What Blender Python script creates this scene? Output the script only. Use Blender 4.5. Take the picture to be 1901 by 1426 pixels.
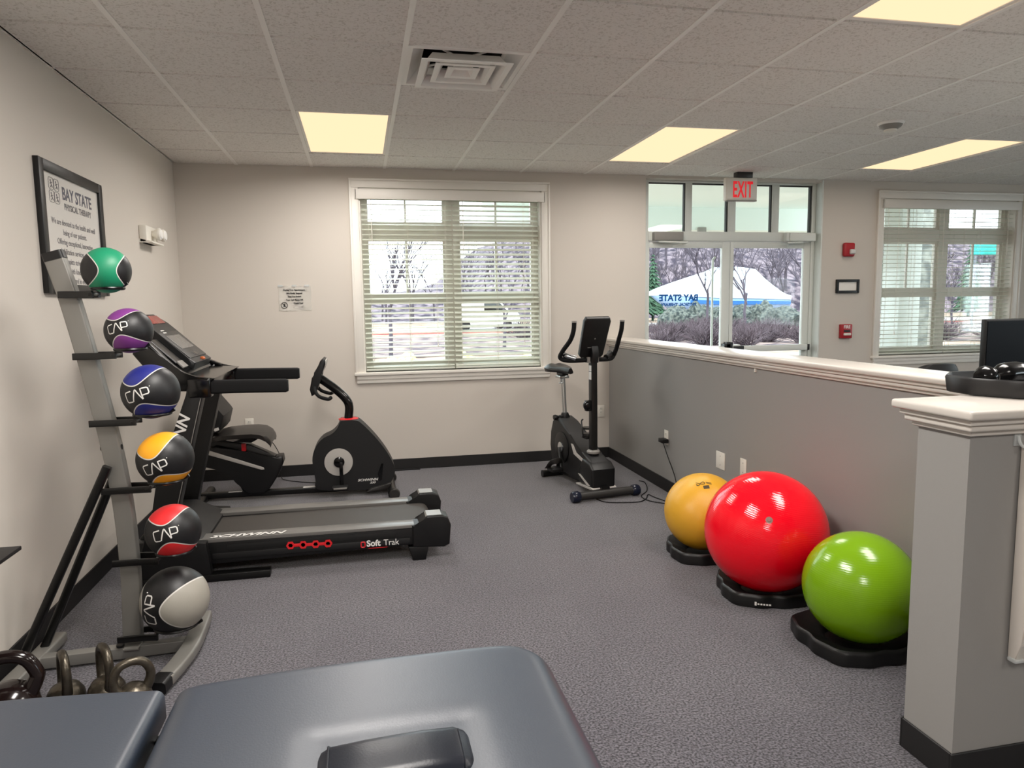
import bpy, bmesh, math, random
from mathutils import Vector, Matrix, noise

for o in list(bpy.data.objects):
    bpy.data.objects.remove(o)
scene = bpy.context.scene
COL = scene.collection
PI = math.pi

# ------------------------------------------------------------------ camera
cam_d = bpy.data.cameras.new('camera')
cam = bpy.data.objects.new('camera', cam_d)
COL.objects.link(cam)
cam_d.sensor_width = 36.0
cam_d.lens = 1311.3 * 36.0 / 1901.0
cam_d.clip_start = 0.05
cam_d.clip_end = 400
_yaw, _pit, _rol = 0.2095, -0.1098, -0.0141
_f = Vector((math.sin(_yaw) * math.cos(_pit), math.cos(_yaw) * math.cos(_pit), math.sin(_pit)))
_r = Vector((math.cos(_yaw), -math.sin(_yaw), 0))
_u = _r.cross(_f)
_r2 = math.cos(_rol) * _r + math.sin(_rol) * _u
_u2 = -math.sin(_rol) * _r + math.cos(_rol) * _u
_m = Matrix((_r2, _u2, -_f)).transposed().to_4x4()
_m.translation = Vector((1.4635, -6.4197, 1.4745))
cam.matrix_world = _m
scene.camera = cam

# ------------------------------------------------------------------ sky, sun, exposure
world = bpy.data.worlds.new('sky')
scene.world = world
world.use_nodes = True
_nt = world.node_tree
_bg = _nt.nodes['Background']
_bg.inputs['Color'].default_value = (0.86, 0.93, 1.0, 1)
_bg.inputs['Strength'].default_value = 4.0
sun_d = bpy.data.lights.new('sun', 'SUN')
sun_d.energy = 3.2
sun_d.angle = 0.02
sun_d.color = (1.0, 0.94, 0.86)
sun = bpy.data.objects.new('sun', sun_d)
COL.objects.link(sun)
sun.rotation_euler = (math.radians(48), 0, math.radians(-24))   # from behind the building, high

PANEL_POWER = 38.0          # watts of each ceiling fixture lamp
GLOW = 0.80                 # glow of the lens itself

vs = scene.view_settings
vs.view_transform = 'Standard'
vs.look = 'None'
vs.exposure = 0.7
vs.gamma = 1.0
vs.use_curve_mapping = False
scene.cycles.use_denoising = True
scene.cycles.max_bounces = 10
scene.cycles.diffuse_bounces = 6
scene.cycles.transparent_max_bounces = 24
scene.cycles.sample_clamp_indirect = 6.0
scene.cycles.caustics_reflective = False
scene.cycles.caustics_refractive = False

# ------------------------------------------------------------------ dimensions
H = 2.6884          # ceiling height
T = 0.6096          # ceiling grid
GX, GY = 0.4967, -2.9715    # a grid crossing
XR, YB = 11.0, -10.0        # right wall, back wall
PX = 3.785          # partition face
WX, WY0, WY1 = 3.178, -4.725, -4.53   # short wing wall: left end, front, back

# ------------------------------------------------------------------ materials
def lin(c):
    if isinstance(c, str):
        c = c.lstrip('#')
        c = [int(c[i:i + 2], 16) / 255 for i in (0, 2, 4)]
    return tuple(x / 12.92 if x <= 0.04045 else ((x + 0.055) / 1.055) ** 2.4 for x in c) + (1.0,)

def mat(name, color, rough=0.5, metal=0.0, spec=0.5, coat=0.0, var=0.0, vscale=8.0, bump=0.0, bscale=200.0, emit=None, estr=0.0):
    m = bpy.data.materials.new(name)
    m.use_nodes = True
    nt = m.node_tree
    b = nt.nodes['Principled BSDF']
    col = lin(color)
    b.inputs['Base Color'].default_value = col
    b.inputs['Roughness'].default_value = rough
    b.inputs['Metallic'].default_value = metal
    b.inputs['Specular IOR Level'].default_value = spec
    b.inputs['Coat Weight'].default_value = coat
    b.inputs['Coat Roughness'].default_value = 0.08
    tc = nt.nodes.new('ShaderNodeTexCoord')
    if var:
        n = nt.nodes.new('ShaderNodeTexNoise')
        n.inputs['Scale'].default_value = vscale
        n.inputs['Detail'].default_value = 4
        nt.links.new(tc.outputs['Object'], n.inputs['Vector'])
        r = nt.nodes.new('ShaderNodeValToRGB')
        r.color_ramp.elements[0].position = 0.3
        r.color_ramp.elements[1].position = 0.7
        r.color_ramp.elements[0].color = tuple(max(0, x * (1 - var)) for x in col[:3]) + (1,)
        r.color_ramp.elements[1].color = tuple(min(1, x * (1 + var)) for x in col[:3]) + (1,)
        nt.links.new(n.outputs['Fac'], r.inputs['Fac'])
        nt.links.new(r.outputs['Color'], b.inputs['Base Color'])
    if bump:
        n2 = nt.nodes.new('ShaderNodeTexNoise')
        n2.inputs['Scale'].default_value = bscale
        n2.inputs['Detail'].default_value = 3
        nt.links.new(tc.outputs['Object'], n2.inputs['Vector'])
        bp = nt.nodes.new('ShaderNodeBump')
        bp.inputs['Strength'].default_value = bump
        bp.inputs['Distance'].default_value = 0.004
        nt.links.new(n2.outputs['Fac'], bp.inputs['Height'])
        nt.links.new(bp.outputs['Normal'], b.inputs['Normal'])
    if emit:
        b.inputs['Emission Color'].default_value = lin(emit)
        b.inputs['Emission Strength'].default_value = estr
    return m

def glass_mat(name, tint=(1, 1, 1), refl=1.0):
    m = bpy.data.materials.new(name)
    m.use_nodes = True
    nt = m.node_tree
    nt.nodes.clear()
    out = nt.nodes.new('ShaderNodeOutputMaterial')
    tr = nt.nodes.new('ShaderNodeBsdfTransparent')
    tr.inputs['Color'].default_value = tint + (1,)
    gl = nt.nodes.new('ShaderNodeBsdfGlossy')
    gl.inputs['Roughness'].default_value = 0.02
    fr = nt.nodes.new('ShaderNodeFresnel')
    fr.inputs['IOR'].default_value = 1.4
    mu = nt.nodes.new('ShaderNodeMath')
    mu.operation = 'MULTIPLY'
    mu.inputs[1].default_value = refl
    nt.links.new(fr.outputs[0], mu.inputs[0])
    mx = nt.nodes.new('ShaderNodeMixShader')
    nt.links.new(mu.outputs[0], mx.inputs[0])
    nt.links.new(tr.outputs[0], mx.inputs[1])
    nt.links.new(gl.outputs[0], mx.inputs[2])
    nt.links.new(mx.outputs[0], out.inputs[0])
    return m

def emit_mat(name, color, strength):
    m = bpy.data.materials.new(name)
    m.use_nodes = True
    nt = m.node_tree
    nt.nodes.clear()
    out = nt.nodes.new('ShaderNodeOutputMaterial')
    e = nt.nodes.new('ShaderNodeEmission')
    e.inputs['Color'].default_value = color + (1,)
    e.inputs['Strength'].default_value = strength
    nt.links.new(e.outputs[0], out.inputs[0])
    return m

def carpet_mat():
    m = mat('carpet', '#5d5a62', rough=0.95, spec=0.1)
    nt = m.node_tree
    b = nt.nodes['Principled BSDF']
    b.inputs['Sheen Weight'].default_value = 0.55
    b.inputs['Sheen Roughness'].default_value = 0.45
    tc = nt.nodes.new('ShaderNodeTexCoord')
    n1 = nt.nodes.new('ShaderNodeTexNoise'); n1.inputs['Scale'].default_value = 120; n1.inputs['Detail'].default_value = 3
    n2 = nt.nodes.new('ShaderNodeTexNoise'); n2.inputs['Scale'].default_value = 2.2; n2.inputs['Detail'].default_value = 4
    ck = nt.nodes.new('ShaderNodeTexChecker'); ck.inputs['Scale'].default_value = 1.64
    ck.inputs['Color1'].default_value = (1, 1, 1, 1); ck.inputs['Color2'].default_value = (0.94, 0.94, 0.95, 1)
    for n in (n1, n2, ck):
        nt.links.new(tc.outputs['Object'], n.inputs['Vector'])
    r = nt.nodes.new('ShaderNodeValToRGB')
    r.color_ramp.elements[0].position = 0.37; r.color_ramp.elements[0].color = lin('#29282c')
    r.color_ramp.elements[1].position = 0.63; r.color_ramp.elements[1].color = lin('#726f76')
    nt.links.new(n1.outputs['Fac'], r.inputs['Fac'])
    r2 = nt.nodes.new('ShaderNodeValToRGB')
    r2.color_ramp.elements[0].position = 0.3; r2.color_ramp.elements[0].color = (0.86, 0.85, 0.87, 1)
    r2.color_ramp.elements[1].position = 0.7; r2.color_ramp.elements[1].color = (1, 1, 1, 1)
    nt.links.new(n2.outputs['Fac'], r2.inputs['Fac'])
    m1 = nt.nodes.new('ShaderNodeMix'); m1.data_type = 'RGBA'; m1.blend_type = 'MULTIPLY'; m1.inputs[0].default_value = 1
    nt.links.new(r.outputs['Color'], m1.inputs[6]); nt.links.new(r2.outputs['Color'], m1.inputs[7])
    m2 = nt.nodes.new('ShaderNodeMix'); m2.data_type = 'RGBA'; m2.blend_type = 'MULTIPLY'; m2.inputs[0].default_value = 1
    nt.links.new(m1.outputs[2], m2.inputs[6]); nt.links.new(ck.outputs['Color'], m2.inputs[7])
    nt.links.new(m2.outputs[2], b.inputs['Base Color'])
    bp = nt.nodes.new('ShaderNodeBump'); bp.inputs['Strength'].default_value = 0.6; bp.inputs['Distance'].default_value = 0.006
    nt.links.new(n1.outputs['Fac'], bp.inputs['Height']); nt.links.new(bp.outputs['Normal'], b.inputs['Normal'])
    return m

def tile_mat():
    m = mat('acoustic_tile', '#cfcac2', rough=0.95, spec=0.1)
    nt = m.node_tree
    b = nt.nodes['Principled BSDF']
    tc = nt.nodes.new('ShaderNodeTexCoord')
    n1 = nt.nodes.new('ShaderNodeTexNoise'); n1.inputs['Scale'].default_value = 75; n1.inputs['Detail'].default_value = 2.5
    n1.inputs['Distortion'].default_value = 0.8
    nt.links.new(tc.outputs['Object'], n1.inputs['Vector'])
    r = nt.nodes.new('ShaderNodeValToRGB')
    r.color_ramp.elements[0].position = 0.36; r.color_ramp.elements[0].color = lin('#d2cec8')
    r.color_ramp.elements[1].position = 0.47; r.color_ramp.elements[1].color = lin('#e9e6e2')
    nt.links.new(n1.outputs['Fac'], r.inputs['Fac'])
    nt.links.new(r.outputs['Color'], b.inputs['Base Color'])
    bp = nt.nodes.new('ShaderNodeBump'); bp.inputs['Strength'].default_value = 0.35; bp.inputs['Distance'].default_value = 0.004
    nt.links.new(n1.outputs['Fac'], bp.inputs['Height']); nt.links.new(bp.outputs['Normal'], b.inputs['Normal'])
    return m

def med_ball_mat(name, color, k=8.0):
    """two interlocking rubber panels, one coloured, one black, with a silver seam"""
    m = bpy.data.materials.new(name)
    m.use_nodes = True
    nt = m.node_tree
    b = nt.nodes['Principled BSDF']
    b.inputs['Roughness'].default_value = 0.45
    tc = nt.nodes.new('ShaderNodeTexCoord')
    nrm = nt.nodes.new('ShaderNodeVectorMath'); nrm.operation = 'NORMALIZE'
    nt.links.new(tc.outputs['Object'], nrm.inputs[0])
    sp = nt.nodes.new('ShaderNodeSeparateXYZ'); nt.links.new(nrm.outputs[0], sp.inputs[0])
    def M(op, a, c):
        n = nt.nodes.new('ShaderNodeMath'); n.operation = op
        for i, v in enumerate((a, c)):
            if v is None: continue
            if isinstance(v, (int, float)): n.inputs[i].default_value = v
            else: nt.links.new(v, n.inputs[i])
        return n.outputs[0]
    xx = M('MULTIPLY', sp.outputs[0], sp.outputs[0]); yy = M('MULTIPLY', sp.outputs[1], sp.outputs[1])
    f = M('ADD', sp.outputs[2], M('MULTIPLY', M('SUBTRACT', xx, yy), k))
    g = M('SQRT', M('ADD', M('MULTIPLY', M('ADD', xx, yy), 4 * k * k), 1.0), None)
    d = M('DIVIDE', f, g)
    side = M('GREATER_THAN', d, 0.0)
    seam = M('LESS_THAN', M('ABSOLUTE', d, None), 0.02)
    m1 = nt.nodes.new('ShaderNodeMix'); m1.data_type = 'RGBA'
    m1.inputs[6].default_value = lin('#131315'); m1.inputs[7].default_value = lin(color)
    nt.links.new(side, m1.inputs[0])
    m2 = nt.nodes.new('ShaderNodeMix'); m2.data_type = 'RGBA'
    nt.links.new(m1.outputs[2], m2.inputs[6]); m2.inputs[7].default_value = lin('#cfccc6')
    nt.links.new(seam, m2.inputs[0])
    nt.links.new(m2.outputs[2], b.inputs['Base Color'])
    no = nt.nodes.new('ShaderNodeTexNoise'); no.inputs['Scale'].default_value = 260
    nt.links.new(tc.outputs['Object'], no.inputs['Vector'])
    bp = nt.nodes.new('ShaderNodeBump'); bp.inputs['Strength'].default_value = 0.12; bp.inputs['Distance'].default_value = 0.002
    nt.links.new(no.outputs['Fac'], bp.inputs['Height']); nt.links.new(bp.outputs['Normal'], b.inputs['Normal'])
    return m

def ex_ball_mat(name, color, rough=0.22, ridge=0.25, rings=60):
    m = mat(name, color, rough=rough, spec=0.55)
    nt = m.node_tree
    b = nt.nodes['Principled BSDF']
    tc = nt.nodes.new('ShaderNodeTexCoord')
    w = nt.nodes.new('ShaderNodeTexWave'); w.wave_type = 'BANDS'; w.bands_direction = 'Z'
    w.inputs['Scale'].default_value = rings; w.inputs['Distortion'].default_value = 1.5
    nt.links.new(tc.outputs['Object'], w.inputs['Vector'])
    bp = nt.nodes.new('ShaderNodeBump'); bp.inputs['Strength'].default_value = ridge; bp.inputs['Distance'].default_value = 0.001
    nt.links.new(w.outputs['Fac'], bp.inputs['Height']); nt.links.new(bp.outputs['Normal'], b.inputs['Normal'])
    b.inputs['Subsurface Weight'].default_value = 0.0
    return m

WALL = mat('wall_paint', '#cfc8bf', rough=0.85, spec=0.2, bump=0.05, bscale=300)
GREY = mat('grey_wall_paint', '#969491', rough=0.8, spec=0.2, bump=0.05, bscale=300)
TRIMW = mat('white_trim_paint', '#e6e2da', rough=0.38)
CAPW = mat('white_cap_paint', '#d3cdc5', rough=0.25)
RUBBER = mat('black_cove_rubber', '#1d1c1c', rough=0.5)
CARPET = carpet_mat()
TILE = tile_mat()
GRID = mat('white_grid_metal', '#f2f0ec', rough=0.5)
ALU = mat('painted_aluminium', '#d9ddd8', rough=0.4)
DARKGAP = mat('dark_gasket', '#2a2c2c', rough=0.7)
GLASS = glass_mat('window_glass', (0.97, 1.0, 0.985), 0.55)
SLAT = mat('blind_slat', '#eceee6', rough=0.45)
def _translucent(m, col, fac):
    nt = m.node_tree
    b = nt.nodes['Principled BSDF']
    t = nt.nodes.new('ShaderNodeBsdfTranslucent'); t.inputs['Color'].default_value = lin(col)
    x = nt.nodes.new('ShaderNodeMixShader'); x.inputs[0].default_value = fac
    nt.links.new(b.outputs[0], x.inputs[1]); nt.links.new(t.outputs[0], x.inputs[2])
    nt.links.new(x.outputs[0], nt.nodes['Material Output'].inputs[0])
_translucent(SLAT, '#e6ebdf', 0.35)
BLACK = mat('black_plastic', '#0b0b0c', rough=0.42, bump=0.05, bscale=500)
BLACKG = mat('gloss_black_plastic', '#0a0a0b', rough=0.16)
BLACKM = mat('black_painted_steel', '#0a0a0a', rough=0.32)
BLACKR = mat('black_foam_rubber', '#0f0f10', rough=0.8, spec=0.3)
CHAR = mat('charcoal_plastic', '#141415', rough=0.5)
DGREY = mat('dark_grey_plastic', '#2a2826', rough=0.4)
MGREY = mat('mid_grey_plastic', '#8a8782', rough=0.35)
SILVER = mat('silver_paint', '#c9c5bf', rough=0.35, metal=0.2)
STEELG = mat('grey_powder_coated_steel', '#86847f', rough=0.42, metal=0.35)
CHROME = mat('chrome', '#cfd3d4', rough=0.15, metal=1.0)
RED = mat('red_plastic', '#d8232a', rough=0.35)
FIRERED = mat('fire_red_plastic', '#a81f28', rough=0.35)
WHITEP = mat('white_plastic', '#e9e5db', rough=0.4)
WHITEI = mat('white_ink', '#e4e2de', rough=0.5)
BLACKI = mat('black_ink', '#1b1a1c', rough=0.6)
GREYI = mat('grey_ink', '#5a5a62', rough=0.6)
BLUEI = mat('blue_ink', '#1d6fd0', rough=0.5)
NAVYI = mat('navy_ink', '#343c58', rough=0.6)
PAPER = mat('paper', '#efece6', rough=0.7)
BELT = mat('treadmill_belt', '#3b3733', rough=0.6, bump=0.15, bscale=500)
RAILG = mat('treadmill_rail', '#6d6b68', rough=0.3)
VINYL = mat('slate_vinyl', '#27303d', rough=0.40, spec=0.9, bump=0.06, bscale=260)
VINYL.node_tree.nodes['Principled BSDF'].inputs['IOR'].default_value = 1.55
VINYLD = mat('dark_vinyl', '#151922', rough=0.32, spec=0.35, bump=0.05, bscale=260)
IRON = mat('bronze_grey_iron', '#5c564c', rough=0.34, metal=0.85, var=0.25, vscale=30, bump=0.2, bscale=120)
DARKIRON = mat('dark_brown_gloss_iron', '#1c1312', rough=0.15, spec=0.6)
LENS = emit_mat('light_lens', (1.0, 0.70, 0.43), GLOW)
EXITM = mat('exit_letter_red', '#e0202a', rough=0.4, emit='#e0202a', estr=0.35)
def clear_mat(name, col, fac):
    m = mat(name, col, rough=0.2)
    nt = m.node_tree
    tr = nt.nodes.new('ShaderNodeBsdfTransparent')
    x = nt.nodes.new('ShaderNodeMixShader'); x.inputs[0].default_value = fac
    nt.links.new(tr.outputs[0], x.inputs[1]); nt.links.new(nt.nodes['Principled BSDF'].outputs[0], x.inputs[2])
    nt.links.new(x.outputs[0], nt.nodes['Material Output'].inputs[0])
    return m
CLEAR = clear_mat('clear_plastic', '#dfe3e2', 0.55)
SCREEN = mat('grey_display', '#75726e', rough=0.25)
REDSCR = mat('red_display_label', '#9c4740', rough=0.25)

# ------------------------------------------------------------------ geometry helpers
ORG = {}

def BM():
    return bmesh.new()

def obj(name, bm, m, parent=None, smooth=35.0, local=False):
    """link bm as ONE mesh object; geometry is in world space unless local"""
    org = Vector((0, 0, 0))
    p = parent
    while p is not None:
        if p.name in ORG:
            org = ORG[p.name]
            break
        p = p.parent
    if parent is not None and not local:
        bmesh.ops.translate(bm, verts=bm.verts, vec=-org)
    bmesh.ops.recalc_face_normals(bm, faces=bm.faces)
    me = bpy.data.meshes.new(name)
    bm.to_mesh(me)
    bm.free()
    me.materials.append(m)
    if smooth:
        me.polygons.foreach_set('use_smooth', [True] * len(me.polygons))
        me.set_sharp_from_angle(angle=math.radians(smooth))
    o = bpy.data.objects.new(name, me)
    COL.objects.link(o)
    if parent is not None:
        o.parent = parent
    return o

def tag(o, label=None, cat=None, group=None, kind=None):
    if label: o['label'] = label
    if cat: o['category'] = cat
    if group: o['group'] = group
    if kind: o['kind'] = kind
    return o

def thing(name, label, cat, loc=(0, 0, 0), group=None, rotz=0.0):
    o = bpy.data.objects.new(name, None)
    o.empty_display_size = 0.05
    COL.objects.link(o)
    o.location = loc
    o.rotation_euler = (0, 0, rotz)
    ORG[o.name] = Vector(loc)
    return tag(o, label, cat, group)

def struct(name, bm, m, parent=None, smooth=35.0):
    o = obj(name, bm, m, parent, smooth)
    if parent is None:
        o['kind'] = 'structure'
    return o

def copy_tree(o, parent=None):
    c = o.copy()
    COL.objects.link(c)
    if parent is not None:
        c.parent = parent
    for ch in [x for x in COL.objects if x.parent == o]:
        copy_tree(ch, c)
    return c

def bevel(bm, edges, w, seg=2):
    if w > 0:
        bmesh.ops.bevel(bm, geom=list(edges), offset=w, segments=seg, profile=0.5, affect='EDGES', clamp_overlap=True)

def box(bm, x0, x1, y0, y1, z0, z1, bv=0.0, seg=2):
    r = bmesh.ops.create_cube(bm, size=1.0)
    vs_ = r['verts']
    for v in vs_:
        v.co = Vector((x0 + (v.co.x + .5) * (x1 - x0), y0 + (v.co.y + .5) * (y1 - y0), z0 + (v.co.z + .5) * (z1 - z0)))
    if bv:
        es = set(e for v in vs_ for e in v.link_edges)
        bevel(bm, es, bv, seg)
    return bm

def prism(bm, pts, a0, a1, axis='y', bv=0.0, seg=2):
    """extrude a polygon along an axis. axis y: pts=(x,z); axis x: pts=(y,z); axis z: pts=(x,y)"""
    def P(p, a):
        if axis == 'y': return (p[0], a, p[1])
        if axis == 'x': return (a, p[0], p[1])
        return (p[0], p[1], a)
    v0 = [bm.verts.new(P(p, a0)) for p in pts]
    v1 = [bm.verts.new(P(p, a1)) for p in pts]
    n = len(pts)
    f0 = bm.faces.new(v0)
    f1 = bm.faces.new(v1[::-1])
    for i in range(n):
        bm.faces.new((v0[i], v1[i], v1[(i + 1) % n], v0[(i + 1) % n]))
    if bv:
        bevel(bm, set(f0.edges) | set(f1.edges), bv, seg)
    return bm

def catmull(pts, n=6, closed=False):
    P = [Vector(p) for p in pts]
    if len(P) < 3:
        return P
    out = []
    N = len(P)
    rng = range(N if closed else N - 1)
    for i in rng:
        p0 = P[(i - 1) % N] if closed or i > 0 else P[0] * 2 - P[1]
        p1 = P[i]
        p2 = P[(i + 1) % N]
        p3 = P[(i + 2) % N] if closed or i + 2 < N else P[-1] * 2 - P[-2]
        for k in range(n):
            t = k / n
            out.append(0.5 * ((2 * p1) + (-p0 + p2) * t + (2 * p0 - 5 * p1 + 4 * p2 - p3) * t * t + (-p0 + 3 * p1 - 3 * p2 + p3) * t ** 3))
    if not closed:
        out.append(P[-1])
    return out

def sweep(bm, pts, prof, closed=False, up=None, scale=None):
    """sweep a closed profile [(a,b)] along pts"""
    P = [Vector(p) for p in pts]
    N = len(P)
    rings = []
    prev = None
    for i in range(N):
        a = P[(i - 1) % N] if (closed or i > 0) else P[i]
        b = P[(i + 1) % N] if (closed or i < N - 1) else P[i]
        t = (b - a).normalized()
        if up is not None:
            u = Vector(up)
        elif prev is not None:
            u = prev
        else:
            u = Vector((0, 0, 1)) if abs(t.z) < 0.9 else Vector((1, 0, 0))
        s = t.cross(u)
        if s.length < 1e-6:
            s = t.cross(Vector((1, 0.3, 0)))
        s.normalize()
        u = s.cross(t).normalized()
        prev = u
        k = 1.0 if scale is None else (scale[i] if hasattr(scale, '__len__') else scale)
        rings.append([bm.verts.new(P[i] + s * q[0] * k + u * q[1] * k) for q in prof])
    M_ = len(prof)
    for i in range(N if closed else N - 1):
        r0, r1 = rings[i], rings[(i + 1) % N]
        for j in range(M_):
            bm.faces.new((r0[j], r0[(j + 1) % M_], r1[(j + 1) % M_], r1[j]))
    if not closed:
        bm.faces.new(rings[0][::-1])
        bm.faces.new(rings[-1])
    return bm

def circ(r, n=12, ry=None):
    ry = r if ry is None else ry
    return [(r * math.cos(2 * PI * i / n), ry * math.sin(2 * PI * i / n)) for i in range(n)]

def rrect(w, h, r=0.004, n=3):
    out = []
    for cx, cy, a0 in ((w / 2 - r, h / 2 - r, 0), (-w / 2 + r, h / 2 - r, PI / 2), (-w / 2 + r, -h / 2 + r, PI), (w / 2 - r, -h / 2 + r, 1.5 * PI)):
        for k in range(n + 1):
            a = a0 + PI / 2 * k / n
            out.append((cx + r * math.cos(a), cy + r * math.sin(a)))
    return out

def tube(bm, pts, r, n=12, closed=False, smooth=0):
    if smooth:
        pts = catmull(pts, smooth, closed)
    sc = None
    if hasattr(r, '__len__'):
        m_ = len(pts)
        sc = []
        for i in range(m_):
            t = i / (m_ - 1) * (len(r) - 1)
            k = min(int(t), len(r) - 2)
            sc.append(r[k] + (r[k + 1] - r[k]) * (t - k))
        r = 1.0
    return sweep(bm, pts, circ(r, n), closed, None, sc)

def lathe(bm, prof, c=(0, 0, 0), axis='z', n=32, mod=None):
    """prof [(r, h)] revolved about axis through c"""
    c = Vector(c)
    def P(r, h, a):
        k = r * (mod(a, r, h) if mod else 1.0)
        x, y = k * math.cos(a), k * math.sin(a)
        if axis == 'z': return c + Vector((x, y, h))
        if axis == 'y': return c + Vector((x, h, y))
        return c + Vector((h, x, y))
    rings = []
    for r, h in prof:
        if r < 1e-6:
            rings.append([bm.verts.new(P(0, h, 0))])
        else:
            rings.append([bm.verts.new(P(r, h, 2 * PI * i / n)) for i in range(n)])
    for a, b in zip(rings, rings[1:]):
        for i in range(n):
            j = (i + 1) % n
            if len(a) == 1 and len(b) > 1: bm.faces.new((a[0], b[j], b[i]))
            elif len(b) == 1 and len(a) > 1: bm.faces.new((a[i], a[j], b[0]))
            elif len(a) > 1: bm.faces.new((a[i], a[j], b[j], b[i]))
    if len(rings[0]) > 1: bm.faces.new(rings[0][::-1])
    if len(rings[-1]) > 1: bm.faces.new(rings[-1])
    return bm

def ball(bm, c, r, u=32, v=20, sq=(1, 1, 1)):
    res = bmesh.ops.create_uvsphere(bm, u_segments=u, v_segments=v, radius=1.0)
    for w in res['verts']:
        w.co = Vector((c[0] + w.co.x * r * sq[0], c[1] + w.co.y * r * sq[1], c[2] + w.co.z * r * sq[2]))
    return bm

def text(bm, s, size, origin, right, up, depth=0.001, bold=0.0, sx=1.0, align='CENTER', slant=0.0, space=1.0):
    """raised lettering; origin is the baseline point, right/up span the surface"""
    cu = bpy.data.curves.new('lettering_source', 'FONT')
    cu.body = s
    cu.size = size
    cu.align_x = align
    cu.offset = bold
    cu.space_character = space
    cu.shear = slant
    cu.resolution_u = 3
    cu.extrude = depth
    to = bpy.data.objects.new('lettering_source', cu)
    COL.objects.link(to)
    dg = bpy.context.evaluated_depsgraph_get()
    me = bpy.data.meshes.new_from_object(to.evaluated_get(dg))
    bpy.data.objects.remove(to)
    bpy.data.curves.remove(cu)
    R = Vector(right).normalized(); U = Vector(up).normalized(); N_ = R.cross(U)
    O = Vector(origin)
    n0 = len(bm.verts)
    bm.from_mesh(me)
    bpy.data.meshes.remove(me)
    bm.verts.ensure_lookup_table()
    for v in list(bm.verts)[n0:]:
        v.co = O + R * v.co.x * sx + U * v.co.y + N_ * v.co.z
    return bm

def strip(bm, pts, w, nrm, h=0.001):
    """flat raised line"""
    return sweep(bm, pts, [(-w / 2, 0), (w / 2, 0), (w / 2, h), (-w / 2, h)], up=nrm)

def slabs(bm, rects, axis, a0, a1):
    for (p0, p1, q0, q1) in rects:
        if axis == 'y': box(bm, p0, p1, a0, a1, q0, q1)
        elif axis == 'x': box(bm, a0, a1, p0, p1, q0, q1)

def rim(b, u0, u1, v0, v1, w, axis, d0, d1, bv=0.0, wt=None, wb=None):
    """four bars round a rectangle that butt without overlapping"""
    wt = w if wt is None else wt
    wb = w if wb is None else wb
    for (p0, p1, q0, q1) in ((u0, u0 + w, v0, v1), (u1 - w, u1, v0, v1), (u0 + w, u1 - w, v1 - wt, v1), (u0 + w, u1 - w, v0, v0 + wb)):
        if q1 - q0 < 1e-5: continue
        if axis == 'y': box(b, p0, p1, d0, d1, q0, q1, bv)
        elif axis == 'x': box(b, d0, d1, p0, p1, q0, q1, bv)
        else: box(b, p0, p1, q0, q1, d0, d1, bv)
    return b

# ------------------------------------------------------------------ room shell
W1 = (1.485, 3.125, 0.905, 2.515)     # window openings x0,x1,z0,z1
W2 = (6.745, 8.385, 0.905, 2.515)
D1 = (4.15, 6.03, 0.0, 2.66)
bm = BM()
slabs(bm, [(-0.15, W1[0], 0, H), (W1[0], W1[1], 0, W1[2]), (W1[0], W1[1], W1[3], H), (W1[1], D1[0], 0, H),
           (D1[0], D1[1], D1[3], H), (D1[1], W2[0], 0, H), (W2[0], W2[1], 0, W2[2]), (W2[0], W2[1], W2[3], H), (W2[1], XR + .15, 0, H)], 'y', 0, 0.16)
struct('wall_far', bm, WALL)
struct('wall_left', box(BM(), -0.15, 0, YB, 0, 0, H), WALL)
RW_ADDED = ((-9.2, -7.6), (-6.0, -4.4), (-3.2, -1.6))     # unseen right-wall windows, added only to bring in daylight
bm = BM()
ys_ = [YB] + [v for w in RW_ADDED for v in w] + [0]
slabs(bm, [(ys_[i], ys_[i + 1], 0, H) for i in range(0, 8, 2)] + [(a, c, 0, .9) for a, c in RW_ADDED] + [(a, c, 2.1, H) for a, c in RW_ADDED], 'x', XR, XR + .15)
struct('wall_right', bm, WALL)
for i_, (a, c) in enumerate(RW_ADDED):
    bm = rim(BM(), a, c, .9, 2.1, .06, 'x', XR + .03, XR + .11)
    w_ = struct('window_%d' % (i_ + 3), bm, TRIMW)  # frame of an added, unseen window that admits daylight
    obj('glass_pane', box(BM(), XR + .06, XR + .065, a + .05, c - .05, .95, 2.05), GLASS, w_)
struct('wall_back', box(BM(), -0.15, XR + .15, YB - .15, YB, 0, H), WALL)
struct('floor', box(BM(), -0.15, XR + .15, YB - .15, 0.16, -0.12, 0), CARPET)

# lights of the grid: (column, first row) two tiles deep
LIGHTS = [(c, r) for c in (1, 5, 9) for r in (2, -3)] + [(1, -8), (5, -8)]
VENT = (2, 0)
lit = set()
for c, r in LIGHTS:
    lit.add((c, r)); lit.add((c, r + 1))
bm = BM()
tb = BM()
g = 0.0115
for i in range(-2, 18):
    for k in range(-13, 6):
        x0, x1 = max(0, GX + i * T), min(XR, GX + (i + 1) * T)
        y0, y1 = max(YB, GY + k * T), min(0, GY + (k + 1) * T)
        if x1 - x0 < 0.03 or y1 - y0 < 0.03 or (i, k) in lit or (i, k) == VENT:
            continue
        box(tb, x0 + g, x1 - g, y0 + g, y1 - g, H - 0.004, H + 0.012)
ceil = struct('ceiling', tb, TILE, smooth=0)
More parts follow.
